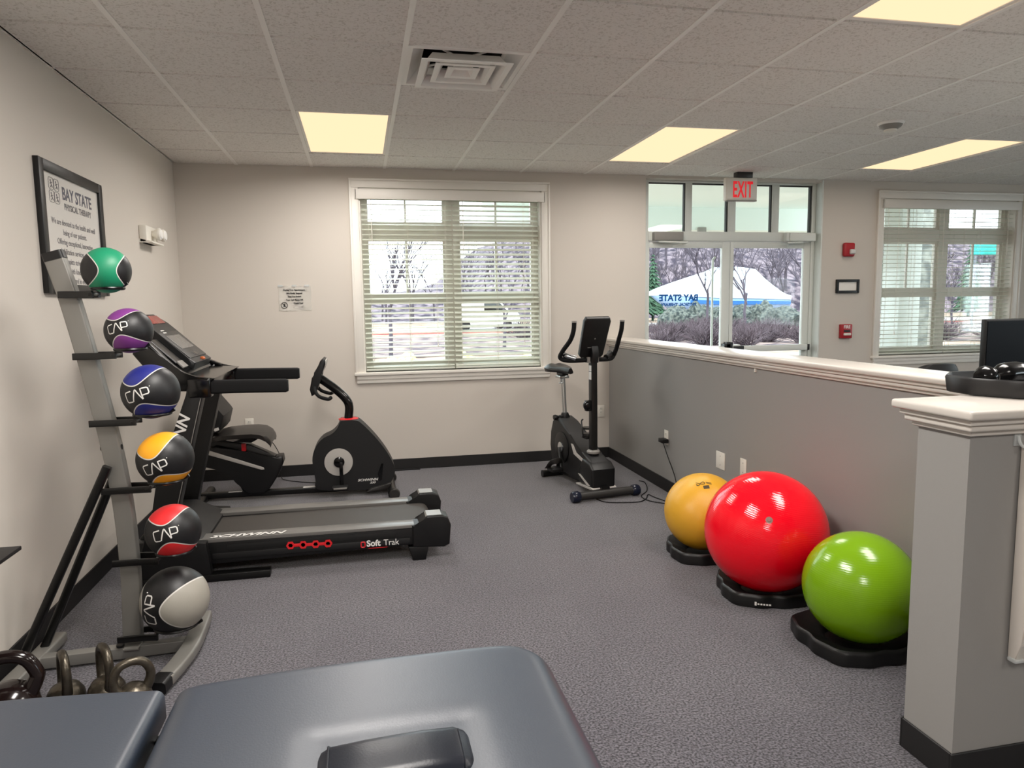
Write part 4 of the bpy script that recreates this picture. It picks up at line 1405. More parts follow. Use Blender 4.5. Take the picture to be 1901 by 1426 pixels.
# seat: broad cushion with a drooping front, backrest behind
sx_ = [(.36, .555, .19), (.44, .572, .23), (.56, .578, .235), (.64, .578, .235), (.70, .568, .23), (.742, .542, .215), (.765, .510, .19), (.772, .487, .17)]
b = BM()
rows = []
for x, z, w in sx_:
    row = []
    for k in range(13):
        s_ = -1 + 2 * k / 12
        row.append((x, -.72 + s_ * w, z - .022 * abs(s_) ** 2.2))
    rows.append(row)
vt = [[b.verts.new(p) for p in r] for r in rows]
vb = [[b.verts.new((p[0] - .006, p[1] * .985 + -.72 * .015, p[2] - .030)) for p in r] for r in rows]
for G in (vt, vb):
    for i in range(len(G) - 1):
        for j in range(12):
            b.faces.new((G[i][j], G[i][j + 1], G[i + 1][j + 1], G[i + 1][j]))
for i in range(len(vt) - 1):
    for j in (0, 12):
        b.faces.new((vt[i][j], vt[i + 1][j], vb[i + 1][j], vb[i][j]))
for i in (0, -1):
    for j in range(12):
        b.faces.new((vt[i][j], vt[i][j + 1], vb[i][j + 1], vb[i][j]))
st = obj('seat', b, mat('seat_vinyl', '#2a2725', rough=.35), t, smooth=70)
b = prism(BM(), [(.30, .50), (.62, .47), (.66, .49), (.62, .515), (.34, .54)], -.84, -.60, 'y', .01)
obj('seat_pan', b, BLACK, st)
b = prism(BM(), [(.44, .500), (.485, .516), (.54, .500), (.49, .486)], -.845, -.838, 'y', .002)
obj('silver_badge', b, SILVER, st)
b = BM()
for y in (-.85, -.59):
    tube(b, [(.33, y, .53), (.40, y - .0, .52), (.56, y, .53), (.60, y, .55)], .013, 8, smooth=5)
obj('side_grip', b, BLACKR, st)
b = prism(BM(), [(.30, .58), (.40, .57), (.425, .60), (.45, .70), (.435, .72), (.375, .80), (.28, .97), (.235, .96), (.27, .76)], -.93, -.51, 'y', .02, 3)
bk = obj('backrest', b, CHAR, t)
b = BM(); sweep(b, catmull([(.40, -.72, .49), (.30, -.72, .58), (.27, -.72, .80)], 5), rrect(.06, .03, .006), up=(0, 1, 0))
obj('back_post', b, BLACKM, bk)
b = prism(BM(), [(.375, .605), (.41, .615), (.415, .595), (.385, .585)], -.936, -.928, 'y')
obj('white_mark', b, WHITEI, bk)

# ------------------------------------------------------------------ upright bike (local frame: rider at +y looking to -y)
ang = math.radians(9)
t = thing('upright_bike', 'black upright exercise bike in the corner by the partition', 'exercise bike', (3.215, -1.215, 0), None, ang)
def L(name, b, m, parent=t, smooth=35.0):
    return obj(name, b, m, parent, smooth, local=True)
b = BM(); sweep(b, [(-.235, -.205, .045), (.235, -.205, .045)], circ(.036, 16, .032), up=(0, 0, 1))
fs = L('front_stabiliser', b, DGREY)
for s_ in (-1, 1):
    L('wheel', lathe(BM(), [(0, -.032), (.036, -.032), (.044, -.018), (.044, .018), (.036, .032), (0, .032)], (s_ * .255, -.205, .044), 'x', 22), mat('blue_black_cap', '#141a2c', rough=.2) if s_ < 0 else bpy.data.materials['blue_black_cap'], fs)
b = BM(); sweep(b, [(-.17, .62, .035), (.17, .62, .035)], circ(.030, 14), up=(0, 0, 1)); L('rear_stabiliser', b, BLACKM)
b = BM(); sweep(b, [(0, -.205, .075), (0, .60, .06)], rrect(.07, .04, .006), up=(0, 0, 1)); L('main_rail', b, BLACKM)
# shroud: side profile with rounded edges, wider nose
prof = [(-.150, .085), (-.155, .235), (-.10, .285), (.04, .325), (.10, .335), (.26, .43), (.42, .515), (.53, .540), (.595, .50), (.64, .40), (.655, .28), (.62, .15), (.50, .10), (.20, .088)]
b = prism(BM(), prof, -.082, .082, 'x', .022, 3)
sh = L('shroud', b, CHAR)
b = prism(BM(), [(-.172, .080), (-.176, .225), (-.12, .270), (.0, .285), (.06, .20), (.06, .085)], -.102, .102, 'x', .02, 3)
L('nose', b, BLACK, sh)
b = prism(BM(), [(-.168, .088), (-.150, .088), (.10, .070), (.10, .058), (-.15, .068), (-.185, .078)], -.105, .105, 'x', .004)
L('silver_skid', b, SILVER, sh)
for s_ in (-1, 1):
    b = prism(BM(), [(-.06, .215), (.17, .320), (.22, .372), (.235, .372), (.20, .300), (-.05, .190)], s_ * .1035 - .0015, s_ * .1035 + .0015, 'x') if False else prism(BM(), [(-.055, .258), (.13, .305), (.19, .362), (.225, .362), (.175, .285), (-.04, .235)], s_ * .083 - .003, s_ * .083 + .003, 'x')
    L('silver_flash', b, SILVER, sh)
    b = prism(BM(), [(-.14, .098), (.02, .155), (.06, .155), (-.10, .09)], s_ * .104 - .002, s_ * .104 + .002, 'x')
    L('lower_flash', b, SILVER, sh)
    b = lathe(BM(), [(.13, 0), (.13, .008 * s_), (.11, .014 * s_), (0, .014 * s_)], (s_ * .082, .40, .30), 'x', 32)
    dk = L('crank_cover', b, BLACK, sh)
    b = lathe(BM(), [(.045, .014 * s_), (.045, .02 * s_), (.03, .026 * s_), (0, .026 * s_)], (s_ * .082, .40, .30), 'x', 24)
    L('hub_cap', b, CHROME, dk)
    b = BM()
    q = (.40 + s_ * .06, .30 - .165)
    sweep(b, [(s_ * .112, .40, .30), (s_ * .118, q[0], q[1])], rrect(.022, .03, .006), up=(1, 0, 0))
    ck = L('crank', b, BLACKM, sh)
    b = BM(); box(b, *sorted((s_ * .125, s_ * .225)), q[0] - .055, q[0] + .055, q[1] - .016, q[1] + .014, .006)
    pd = L('pedal', b, BLACK, ck)
    b = BM()
    pts = [(s_ * .225, q[0] + .05, q[1]), (s_ * .215, q[0] - .01, q[1] + .055), (s_ * .175, q[0] - .03, q[1] + .075), (s_ * .135, q[0] - .01, q[1] + .06), (s_ * .128, q[0] + .05, q[1])]
    sweep(b, catmull(pts, 5), rrect(.045, .004, .001), up=(0, 1, 0))
    L('pedal_strap', b, DGREY, pd)
b = BM(); sweep(b, [(0, 0, .30), (0, .0, .60), (0, .005, 1.09)], rrect(.052, .062, .012, 4), up=(0, 1, 0))
ms = L('mast', b, BLACKM)
L('mast_collar', lathe(BM(), [(.05, .320), (.052, .335), (.04, .348)], (0, 0, 0), 'z', 24), MGREY, ms)
b = BM(); box(b, -.0275, -.0262, -.020, .020, .90, .96); box(b, -.0275, -.0262, -.020, .020, .965, 1.01)
L('sticker', b, WHITEI, ms)
b = BM()
ball(b, (-.055, .0, .70), .03, 16, 10, (1, 1, 1.3)); box(b, -.07, -.02, -.02, .02, .655, .74, .008)
L('adjust_knob', b, BLACKG, ms)
b = BM()
for zz in (.45, .50):
    lathe(b, [(.038, zz), (.044, zz), (.044, zz + .014), (.038, zz + .014)], (-.01, .075, 0), 'z', 20)
box(b, -.045, .025, .035, .115, .425, .44, .004)
tube(b, [(-.05, .075, .43), (-.058, .075, .50), (-.052, .10, .56), (-.03, .12, .57)], .006, 6, smooth=4)
box(b, .018, .034, .05, .10, .43, .55, .004)
L('bottle_holder', b, BLACK, ms)
# console (back towards the camera), leaning away from the rider
b = BM()
cpts = [(-.085, 0), (.085, 0), (.102, .02), (.112, .305), (.098, .335), (-.098, .335), (-.112, .305), (-.102, .02)]
Rm = Matrix.Rotation(math.radians(23), 3, 'X')
prism(b, cpts, -.022, .022, 'y', .010, 3)
bmesh.ops.transform(b, matrix=Matrix.Translation((-.01, .035, 1.075)) @ Rm.to_4x4(), verts=b.verts)
cs = L('console', b, BLACK, ms)
b = BM(); prism(b, [(-.092, .03), (.092, .03), (.100, .30), (-.100, .30)], .0215, .0265, 'y', .002)
bmesh.ops.transform(b, matrix=Matrix.Translation((-.01, .035, 1.075)) @ Rm.to_4x4(), verts=b.verts)
L('screen', b, SCREEN, cs)
b = BM(); lathe(b, [(.006, -.0235), (.005, -.025), (0, -.025)], (0, 0, .165), 'y', 12); box(b, -.05, .04, -.026, -.022, .09, .093)
bmesh.ops.transform(b, matrix=Matrix.Translation((-.01, .035, 1.075)) @ Rm.to_4x4(), verts=b.verts)
L('back_badge', b, MGREY, cs)
b = prism(BM(), [(-.03, 1.03), (.05, 1.06), (.06, 1.12), (-.03, 1.16), (-.05, 1.10)], -.03, .03, 'x', .008)
L('console_neck', b, BLACK, ms)
b = BM(); sweep(b, [(0, .02, 1.075), (0, .02, 1.03)], rrect(.10, .06, .012), up=(0, 1, 0)); L('handlebar_clamp', b, MGREY, ms)
for s_ in (-1, 1):
    pts = [(0, .02, 1.055), (s_ * .10, .03, 1.050), (s_ * .19, .07, 1.050), (s_ * .235, .10, 1.072), (s_ * .232, .05, 1.13), (s_ * .21, -.03, 1.21), (s_ * .205, -.075, 1.28), (s_ * .205, -.09, 1.35)]
    b = tube(BM(), pts, .0175, 12, smooth=6)
    hb = L('handlebar', b, BLACKR, ms)
    b = tube(BM(), [(s_ * .13, .035, 1.065), (s_ * .19, .075, 1.085), (s_ * .20, .10, 1.095)], .022, 12, smooth=4)
    L('pulse_grip', b, CHROME if s_ < 0 else BLACK, hb)
    b = lathe(BM(), [(.0195, 0), (.0195, .012), (0, .014)], (s_ * .205, -.089, 1.345), 'z', 14)
    L('end_ring', b, MGREY, hb)
# seat
b = tube(BM(), [(0, .515, .52), (0, .55, .86)], .019, 16)
sp = L('seat_post', b, CHROME)
b = BM(); lathe(b, [(.034, .515), (.036, .55), (.028, .57), (.02, .572)], (0, .515, 0), 'z', 20); box(b, -.05, .035, .49, .54, .52, .55, .006)
L('post_collar', b, BLACK, sp)
L('post_knob', lathe(BM(), [(.0, -.03), (.02, -.03), (.024, -.015), (.018, 0), (.01, .02), (0, .02)], (-.075, .515, .535), 'x', 16), BLACK, sp)
b = BM(); box(b, -.05, .035, .50, .60, .862, .885, .004); tube(b, [(-.03, .53, .862), (-.03, .53, .825)], .007, 8); box(b, -.047, -.013, .52, .54, .818, .828, .003)
L('slide_clamp', b, CHROME, sp)
b = BM()
rows = [(.40, .024, .0), (.44, .034, .006), (.50, .050, .008), (.56, .085, .006), (.62, .118, .012), (.67, .122, .022), (.705, .10, .028), (.72, .06, .022)]
vt, vb_ = [], []
for y, w, dz in rows:
    vt.append([b.verts.new((s_ * w, y, .955 + dz - .030 * abs(s_) ** 2.5 - .012 * math.exp(-(s_ / .25) ** 2) * (1 if y > .6 else 0))) for s_ in [-1 + k / 5 for k in range(11)]])
    vb_.append([b.verts.new((s_ * w * .92, y, .905 + .008 * abs(s_))) for s_ in [-1 + k / 5 for k in range(11)]])
for G in (vt, vb_):
    for i in range(len(G) - 1):
        for j in range(10):
            b.faces.new((G[i][j], G[i][j + 1], G[i + 1][j + 1], G[i + 1][j]))
for i in range(len(vt) - 1):
    for j in (0, 10):
        b.faces.new((vt[i][j], vt[i + 1][j], vb_[i + 1][j], vb_[i][j]))
for i in (0, -1):
    for j in range(10):
        b.faces.new((vt[i][j], vt[i][j + 1], vb_[i][j + 1], vb_[i][j]))
b.normal_update()
sd = L('saddle', b, mat('saddle_vinyl', '#1a1a1b', rough=.35), t, 70)
b = BM(); box(b, -.03, .03, .50, .62, .885, .912, .008); L('saddle_clamp', b, BLACK, sd)

# ------------------------------------------------------------------ on and behind the wing wall
t = thing('plastic_tray', 'black plastic tray on the white wing wall cap', 'tray', (3.58, -4.50, 1.163))
b = BM()
# ring outline with soft chamfered corners, rim open at the top
def tray_ring(k, z, b):
    pts = [(3.395, -4.50), (3.41, -4.38), (3.50, -4.30), (3.80, -4.30), (3.88, -4.38), (3.88, -4.58), (3.80, -4.66), (3.56, -4.66), (3.455, -4.62)]
    c = Vector((3.64, -4.48, 0))
    return [b.verts.new((c.x + (p[0] - c.x) * k, c.y + (p[1] - c.y) * k, z)) for p in pts]
R_ = [tray_ring(.94, 1.1632, b), tray_ring(.97, 1.167, b), tray_ring(1.0, 1.215, b), tray_ring(.985, 1.222, b), tray_ring(.95, 1.221, b), tray_ring(.90, 1.185, b), tray_ring(.88, 1.18, b)]
for a, c in zip(R_, R_[1:]):
    n = len(a)
    for i in range(n):
        b.faces.new((a[i], a[(i + 1) % n], c[(i + 1) % n], c[i]))
b.faces.new(R_[0][::-1]); b.faces.new(R_[-1])
obj('tray_body', b, mat('satin_black_plastic', '#1b1a1b', rough=.38), t, smooth=50)
t = thing('handheld_massager', 'glossy black handheld massager lying in the black tray', 'massager', (3.55, -4.50, 1.2))
b = lathe(BM(), [(0, -.002), (.022, .0), (.034, .014), (.036, .03), (.03, .05), (.018, .06), (.014, .066)], (3.425, -4.50, 1.224), 'x', 24)
obj('head', b, BLACKG, t)
b = BM()
tube(b, [(3.485, -4.50, 1.224), (3.52, -4.50, 1.230), (3.58, -4.49, 1.232), (3.68, -4.48, 1.222), (3.78, -4.47, 1.212)], [.018, .036, .037, .030, .026], 20, smooth=5)
obj('handle', b, BLACKG, t)
obj('collar', lathe(BM(), [(.016, 0), (.02, .004), (.02, .012), (.016, .016)], (3.482, -4.50, 1.224), 'x', 20), MGREY, t)

# hook and hanging sheaf of papers on the front of the wing wall
t = thing('wall_hook', 'clear plastic adhesive hook on the grey wing wall at the right edge', 'hook', (3.342, WY0, 1.07))
b = BM()
box(b, 3.328, 3.352, WY0 - .006, WY0, 1.045, 1.105, .002)
tube(b, [(3.340, WY0 - .006, 1.075), (3.340, WY0 - .014, 1.055), (3.345, WY0 - .026, 1.043), (3.352, WY0 - .036, 1.05), (3.356, WY0 - .038, 1.062)], .0045, 8, smooth=4)
obj('hook_body', b, CLEAR, t)
t = thing('hanging_papers', 'sheaf of printed papers in a clear holder hanging on the grey wing wall', 'papers', (3.50, WY0 - .02, .75))
b = BM()
n_ = 10
def sheet(b, off, x0, x1, bul):
    vv = []
    for i in range(3):
        row = []
        for j in range(n_ + 1):
            s_ = j / n_
            row.append(b.verts.new((x0 + (x1 - x0) * i / 2 - .012 * s_ * s_ + bul * .0, WY0 - .018 - off - bul * math.sin(PI * s_ ** 1.6) * (1 - .3 * i / 2), 1.045 - .655 * s_)))
        vv.append(row)
    for i in range(2):
        for j in range(n_):
            b.faces.new((vv[i][j], vv[i + 1][j], vv[i + 1][j + 1], vv[i][j + 1]))
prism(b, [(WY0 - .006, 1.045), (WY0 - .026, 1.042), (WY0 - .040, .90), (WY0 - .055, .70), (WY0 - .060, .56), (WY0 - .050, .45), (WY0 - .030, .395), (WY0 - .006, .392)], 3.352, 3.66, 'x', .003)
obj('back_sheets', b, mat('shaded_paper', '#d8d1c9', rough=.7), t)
b = BM(); sheet(b, .016, 3.362, 3.67, .036)
bmesh.ops.solidify(b, geom=b.faces, thickness=.001)
fsheet = obj('front_sheet', b, PAPER, t)
b = BM()
for j, z in enumerate((.93, .915, .90, .885, .84, .82, .70, .64, .63, .55, .47, .46)):
    s_ = (1.045 - z) / .655
    yb = WY0 - .018 - .016 - .036 * math.sin(PI * s_ ** 1.6) - .0022
    box(b, 3.372, 3.372 + .05 + .03 * (j % 3), yb - .0006, yb, z, z + .004 + .010 * (j in (4, 9)))
obj('print_marks', b, GREYI, fsheet)
b = BM(); box(b, 3.345, 3.66, WY0 - .040, WY0 - .010, .385, .398, .004)
obj('clear_base', b, CLEAR, t)

# reception desk, monitor and chair behind the partition
t = thing('reception_desk', 'pale desk behind the grey partition under the black monitor', 'desk', (5.4, -3.2, 0))
obj('desk_top', box(BM(), 4.6, 6.6, -3.6, -2.75, .71, .74, .006), TRIMW, t)
for x in (4.65, 6.51):
    obj('side_panel', box(BM(), x, x + .04, -3.55, -2.80, 0, .71, .003), TRIMW, t)
obj('modesty_panel', box(BM(), 4.69, 6.51, -3.0, -2.98, .2, .71), TRIMW, t)
t = thing('computer_monitor', 'black computer monitor at the right edge in front of the blinds', 'monitor', (5.28, -3.0, .74))
b = BM()
box(b, 4.965, 5.60, -3.02, -2.985, 1.005, 1.362, .008)
sc = obj('casing', b, BLACK, t)
obj('screen', box(BM(), 4.978, 5.588, -3.023, -3.019, 1.022, 1.350), mat('monitor_black', '#05070c', rough=.3, spec=.12), sc)
b = BM(); box(b, 5.24, 5.32, -2.985, -2.95, .76, 1.18, .008); obj('stand_neck', b, BLACK, t)
b = BM(); box(b, 5.14, 5.42, -3.08, -2.86, .74, .757, .006); obj('stand_base', b, BLACK, t)
t = thing('office_chair', 'dark office chair whose backrest top shows behind the partition cap', 'chair', (5.50, -2.2, 0))
b = BM()
vv = []
for i in range(11):
    u = -1 + .2 * i
    vv.append([(5.50 + u * .165 * (1 if z < .965 else 1 - .12 * ((z - .965) / .06) ** 2), -2.2 + .05 * u * u + .02 * (z - .6), z - .028 * u ** 4 * (1 if z > .93 else 0)) for z in (.56, .62, .72, .82, .92, .975, 1.01, 1.025)])
f_ = [[b.verts.new(p) for p in r] for r in vv]
k_ = [[b.verts.new((p[0], p[1] + .04, p[2])) for p in r] for r in vv]
for G in (f_, k_):
    for i in range(10):
        for j in range(7):
            b.faces.new((G[i][j], G[i + 1][j], G[i + 1][j + 1], G[i][j + 1]))
for j in range(7):
    for i in (0, 10):
        b.faces.new((f_[i][j], f_[i][j + 1], k_[i][j + 1], k_[i][j]))
for i in range(10):
    for j in (0, 7):
        b.faces.new((f_[i][j], f_[i + 1][j], k_[i + 1][j], k_[i][j]))
obj('backrest', b, CHAR, t, smooth=60)
obj('seat', box(BM(), 5.27, 5.73, -2.68, -2.22, .44, .52, .03, 4), CHAR, t)
b = BM(); sweep(b, catmull([(5.50, -2.35, .45), (5.50, -2.14, .47), (5.50, -2.13, .70)], 5), rrect(.07, .02, .006), up=(1, 0, 0)); obj('back_bar', b, BLACKM, t)
obj('gas_column', lathe(BM(), [(.03, .10), (.03, .25), (.02, .25), (.02, .44)], (5.50, -2.45, 0), 'z', 16), BLACKM, t)
for k in range(5):
    a = 2 * PI * k / 5 + .3
    b = BM(); sweep(b, [(5.50, -2.45, .11), (5.50 + .28 * math.cos(a), -2.45 + .28 * math.sin(a), .075)], rrect(.045, .03, .006), up=(0, 0, 1))
    lg = obj('leg', b, BLACK, t)
    obj('caster', ball(BM(), (5.50 + .28 * math.cos(a), -2.45 + .28 * math.sin(a), .03), .03, 14, 10), BLACKR, lg)

# ------------------------------------------------------------------ outdoors
GZ = -0.12
random.seed(7)
def gmat(name, c1, c2, scale=1.5):
    m = mat(name, c1, rough=.95, spec=.1)
    nt = m.node_tree
    b = nt.nodes['Principled BSDF']
    tc = nt.nodes.new('ShaderNodeTexCoord')
    n = nt.nodes.new('ShaderNodeTexNoise'); n.inputs['Scale'].default_value = scale; n.inputs['Detail'].default_value = 6
    nt.links.new(tc.outputs['Object'], n.inputs['Vector'])
    r = nt.nodes.new('ShaderNodeValToRGB')
    r.color_ramp.elements[0].position = .40; r.color_ramp.elements[0].color = lin(c1)
    r.color_ramp.elements[1].position = .60; r.color_ramp.elements[1].color = lin(c2)
    nt.links.new(n.outputs['Fac'], r.inputs['Fac']); nt.links.new(r.outputs['Color'], b.inputs['Base Color'])
    return m
TAN = gmat('dry_grass', '#5e5247', '#8f8072', .8)
MULCH = gmat('purple_brown_mulch', '#3a323b', '#7d6f6a', 1.6)
REDM = gmat('red_mulch', '#66282a', '#8f5049', 1.2)
PALE = mat('pale_concrete', '#9b9891', rough=.9)
ASPH = mat('sunlit_asphalt', '#7b7876', rough=.9)
BARK = mat('grey_bark', '#3f3943', rough=.9)
BARKD = mat('brown_bark', '#6d625f', rough=.9)
BUSHM = gmat('dull_green_bush', '#2b3233', '#545955', 6)
PINE = gmat('pine_green', '#22352b', '#3f5746', 3)
PORCH = mat('porch_white', '#b8bdb8', rough=.6)
SOFFIT = mat('porch_soffit', '#e2ebe5', rough=.7)
STONE = gmat('grey_stone', '#4b4f4e', '#727570', 5)

struct('ground', box(BM(), -60, 140, .16, 160, GZ - .3, GZ), TAN)
def patch(name, pts, m, z):
    b = BM()
    prism(b, pts, GZ - .05, GZ + z, 'z')
    return struct(name, b, m)
patch('walkway', [(-6, .16), (16, .16), (16, 4.6), (-6, 4.6)], PALE, .11)
patch('mulch_bed', [(-8, 16), (40, 17), (44, 36), (-6, 33)], MULCH, .03)
patch('parking_road', [(-30, 44), (90, 40), (95, 47), (-30, 52)], ASPH, .02)
patch('red_mulch_bed', [(-8, 36), (70, 37.5), (70, 40), (-8, 40)], REDM, .025)
patch('red_mulch_verge', [(-30, 9.5), (9, 9.5), (9, 13.5), (-30, 13.5)], REDM, .025)

# porch: soffit, beam, columns
struct('porch_roof', (lambda b: (box(b, 3.3, 10.6, .16, 4.75, 3.02, 3.25), box(b, 3.3, 10.6, 4.35, 4.75, 2.66, 3.02), b)[-1])(BM()), SOFFIT)
def porch_column(x, y, w, h, m, label, nm):
    t = thing(nm, label, 'column', (x, y, GZ))
    obj('shaft', box(BM(), x - w / 2, x + w / 2, y - w / 2, y + w / 2, GZ + .11, h, .01), m, t)
    obj('base_block', box(BM(), x - w / 2 - .05, x + w / 2 + .05, y - w / 2 - .05, y + w / 2 + .05, GZ + .105, GZ + .42, .012), m, t)
    obj('capital', box(BM(), x - w / 2 - .04, x + w / 2 + .04, y - w / 2 - .04, y + w / 2 + .04, h - .18, h, .012), m, t)
porch_column(9.33, 2.72, .36, 3.02, PORCH, 'white square porch column seen through the right-hand blinds', 'porch_column')
porch_column(12.27, 5.7, .32, 4.2, STONE, 'grey textured pier behind the white porch column', 'stone_pier')
t = thing('porch_lamp', 'small grey box hanging in the second transom pane from the left', 'lamp', (4.85, 4.3, 2.7))
obj('lamp_box', box(BM(), 6.86, 7.0, 4.30, 4.36, 2.50, 2.70, .01), MGREY, t)
obj('stem', box(BM(), 6.91, 6.95, 4.31, 4.35, 2.64, 2.68), MGREY, t)

# bare trees
def tree_mesh(seed, h, spread=.55, levels=5, r0=.10, sides=5, lean=0):
    rnd = random.Random(seed)
    b = BM()
    def seg(p, q, ra, rb, n):
        tube(b, [p, q], [ra, rb], n)
    def grow(p, d, ln, r, lv):
        q = p + d * ln
        mid = p + d * ln * .5 + Vector((rnd.uniform(-1, 1), rnd.uniform(-1, 1), 0)) * ln * .04
        n = sides if lv > 2 else 3
        seg(p, mid, r, r * .86, n); seg(mid, q, r * .86, r * .7, n)
        if lv == 0:
            return
        k = 2 if rnd.random() < .45 else 3
        for i in range(k):
            a = rnd.uniform(0, 2 * PI)
            tilt = rnd.uniform(.25, spread + .15)
            ax = Vector((math.cos(a), math.sin(a), 0))
            nd = (d + ax * tilt + Vector((0, 0, .12))).normalized()
            s = p.lerp(q, rnd.uniform(.55, 1.0))
            grow(s, nd, ln * rnd.uniform(.6, .82), r * .62, lv - 1)
    grow(Vector((0, 0, 0)), Vector((lean, 0, 1)).normalized(), h * .30, r0, levels)
    me = bpy.data.meshes.new('bare_tree')
    b.to_mesh(me); b.free()
    me.materials.append(BARK)
    return me
TREES = [tree_mesh(s, h, sp, 5, r) for s, h, sp, r in ((3, 7.0, .55, .09), (11, 8.0, .45, .10), (23, 6.5, .7, .08), (41, 9.0, .4, .12))]
def tree(k, x, y, sc, rz, label, group, nm='bare_tree'):
    o = bpy.data.objects.new(nm, TREES[k])
    COL.objects.link(o)
    o.location = (x, y, GZ); o.scale = (sc, sc, sc); o.rotation_euler = (0, 0, rz)
    tag(o, label, 'tree', group)
    return o
tree(0, 22.5, 34.0, 1.05, .4, 'small bare tree in front of the wrapped boat, seen in the left door pane', 'bare trees outdoors')
tree(2, 22.9, 30.2, 1.1, 2.0, 'small bare tree in front of the boat, seen in the right door pane', 'bare trees outdoors')
tree(1, 23.4, 25.1, .85, 4.1, 'bare tree near the right edge of the door glass', 'bare trees outdoors')
tree(3, 2.4, 17.0, .62, 1.1, 'bare tree behind the left blind of the window by the bikes', 'bare trees outdoors')
tree(0, 6.6, 19.0, .75, 3.0, 'bare tree behind the right blind of the window by the bikes', 'bare trees outdoors')
rnd = random.Random(5)
for i in range(84):
    x = -16 + (i % 42) * 2.55 + rnd.uniform(-1, 1); y = (60 if i < 42 else 70) + rnd.uniform(-3, 5)
    tree(i % 4, x, y, rnd.uniform(1.1, 1.7), rnd.uniform(0, 6), 'leafless tree in the woodland beyond the road', 'bare trees of the woodland')
# wooded rise behind the trees
b = BM()
def hill_z(x, y):
    k = .30 + .70 / (1 + math.exp(-(x - 19) / 2.5))
    u = max(0.0, (y - 70) / 4)
    return GZ - .2 + 14.5 * k * (1 - math.exp(-u / 4.0)) + noise.noise(Vector((x * .09, y * .09, 0))) * .9 * min(1, u)
gv = [[b.verts.new((-60 + 4 * i, 70 + 4 * j, hill_z(-60 + 4 * i, 70 + 4 * j))) for j in range(16)] for i in range(60)]
for i in range(59):
    for j in range(15):
        b.faces.new((gv[i][j], gv[i + 1][j], gv[i + 1][j + 1], gv[i][j + 1]))
struct('hillside', b, gmat('winter_undergrowth', '#2f2b36', '#6a6168', 1.1))
for i in range(64):
    x = 21 + (i % 32) * 1.75 + rnd.uniform(-.7, .7); y = (76 if i < 32 else 86) + rnd.uniform(-3, 4)
    o = tree(i % 4, x, y, rnd.uniform(.9, 1.35), rnd.uniform(0, 6), 'leafless tree on the wooded rise behind the boat', 'bare trees on the wooded rise')
    o.location.z = hill_z(x, y) - .3
# conifers
def conifer_mesh(seed, h):
    rnd = random.Random(seed)
    b = BM()
    tube(b, [(0, 0, 0), (0, 0, h * .95)], [.16, .03], 7)
    for k in range(16):
        z = h * (.12 + .85 * k / 16)
        R = h * .24 * (1 - k / 16.5) + .15
        n = 18
        top = b.verts.new((0, 0, z + R * .55))
        ring = [b.verts.new((R * (1 if i % 2 else .55) * rnd.uniform(.75, 1.1) * math.cos(2 * PI * i / n), R * (1 if i % 2 else .55) * rnd.uniform(.75, 1.1) * math.sin(2 * PI * i / n), z - (.25 * R if i % 2 else 0) + rnd.uniform(-.1, .1))) for i in range(n)]
        for i in range(n):
            b.faces.new((top, ring[i], ring[(i + 1) % n]))
    me = bpy.data.meshes.new('conifer'); b.to_mesh(me); b.free(); me.materials.append(PINE)
    return me
CON = [conifer_mesh(1, 9), conifer_mesh(2, 11)]
for i, (x, y, s) in enumerate(((25.6, 55.0, .8), (27.3, 56.5, .7), (29.2, 58.0, .75), (52.5, 56, .8), (57.5, 50, .8))):
    o = bpy.data.objects.new('conifer', CON[i % 2]); COL.objects.link(o); o.location = (x, y, GZ); o.scale = (s, s, s)
    tag(o, ('green conifer behind the bow of the boat at the left door pane' if i == 0 else 'green conifer in the woodland behind the boat'), 'tree', 'conifers beyond the road')

# bushes: displaced low mounds
def bush_mesh(seed, rx, ry, rz_, amp, m, fr=2.2, sub=4):
    b = BM()
    bmesh.ops.create_icosphere(b, subdivisions=sub, radius=1.0)
    for v in b.verts:
        n = noise.noise(v.co * fr + Vector((seed, 0, 0))) + .6 * noise.noise(v.co * fr * 3 + Vector((0, seed, 0)))
        k = 1 + amp * n
        v.co = Vector((v.co.x * rx * k, v.co.y * ry * k, max(0, v.co.z + .25) * rz_ * k))
    me = bpy.data.meshes.new('bush'); b.to_mesh(me); b.free(); me.materials.append(m)
    me.polygons.foreach_set('use_smooth', [False] * len(me.polygons))
    return me
HB = [bush_mesh(1, 1.25, 1.0, 1.15, .16, BUSHM), bush_mesh(2, 1.1, 1.0, 1.25, .2, BUSHM), bush_mesh(5, 1.3, 1.0, 1.0, .2, BUSHM)]
for i in range(6):
    o = bpy.data.objects.new('hedge_bush', HB[i % 3]); COL.objects.link(o)
    o.location = (21.6 + i * 1.35, 36.4 - i * .28, GZ); o.rotation_euler = (0, 0, i * 1.1)
    tag(o, 'dull green clipped bush in the hedge before the boat', 'bush', 'hedge bushes before the boat')
MB_ = mat('bare_shrub_twigs', '#41363d', rough=.9)
def shrub_mesh(seed):
    rnd = random.Random(seed)
    b = BM()
    for i in range(130):
        a = rnd.uniform(0, 2 * PI); t_ = rnd.uniform(.1, 1.0); ln = rnd.uniform(.5, 1.0)
        p = Vector((rnd.uniform(-.25, .25), rnd.uniform(-.25, .25), 0))
        d = Vector((math.cos(a) * t_, math.sin(a) * t_, 1 - .55 * t_)).normalized()
        q = p + d * ln
        tube(b, [p, q], [.014, .006], 3)
        for k in range(2):
            s = p.lerp(q, rnd.uniform(.4, .9))
            e = s + (d + Vector((rnd.uniform(-1, 1), rnd.uniform(-1, 1), rnd.uniform(-.2, .6))) * .7).normalized() * ln * .4
            tube(b, [s, e], [.008, .004], 3)
    me = bpy.data.meshes.new('bare_shrub'); b.to_mesh(me); b.free(); me.materials.append(MB_)
    return me
SH = [shrub_mesh(s) for s in (1, 2, 3)]
rnd = random.Random(9)
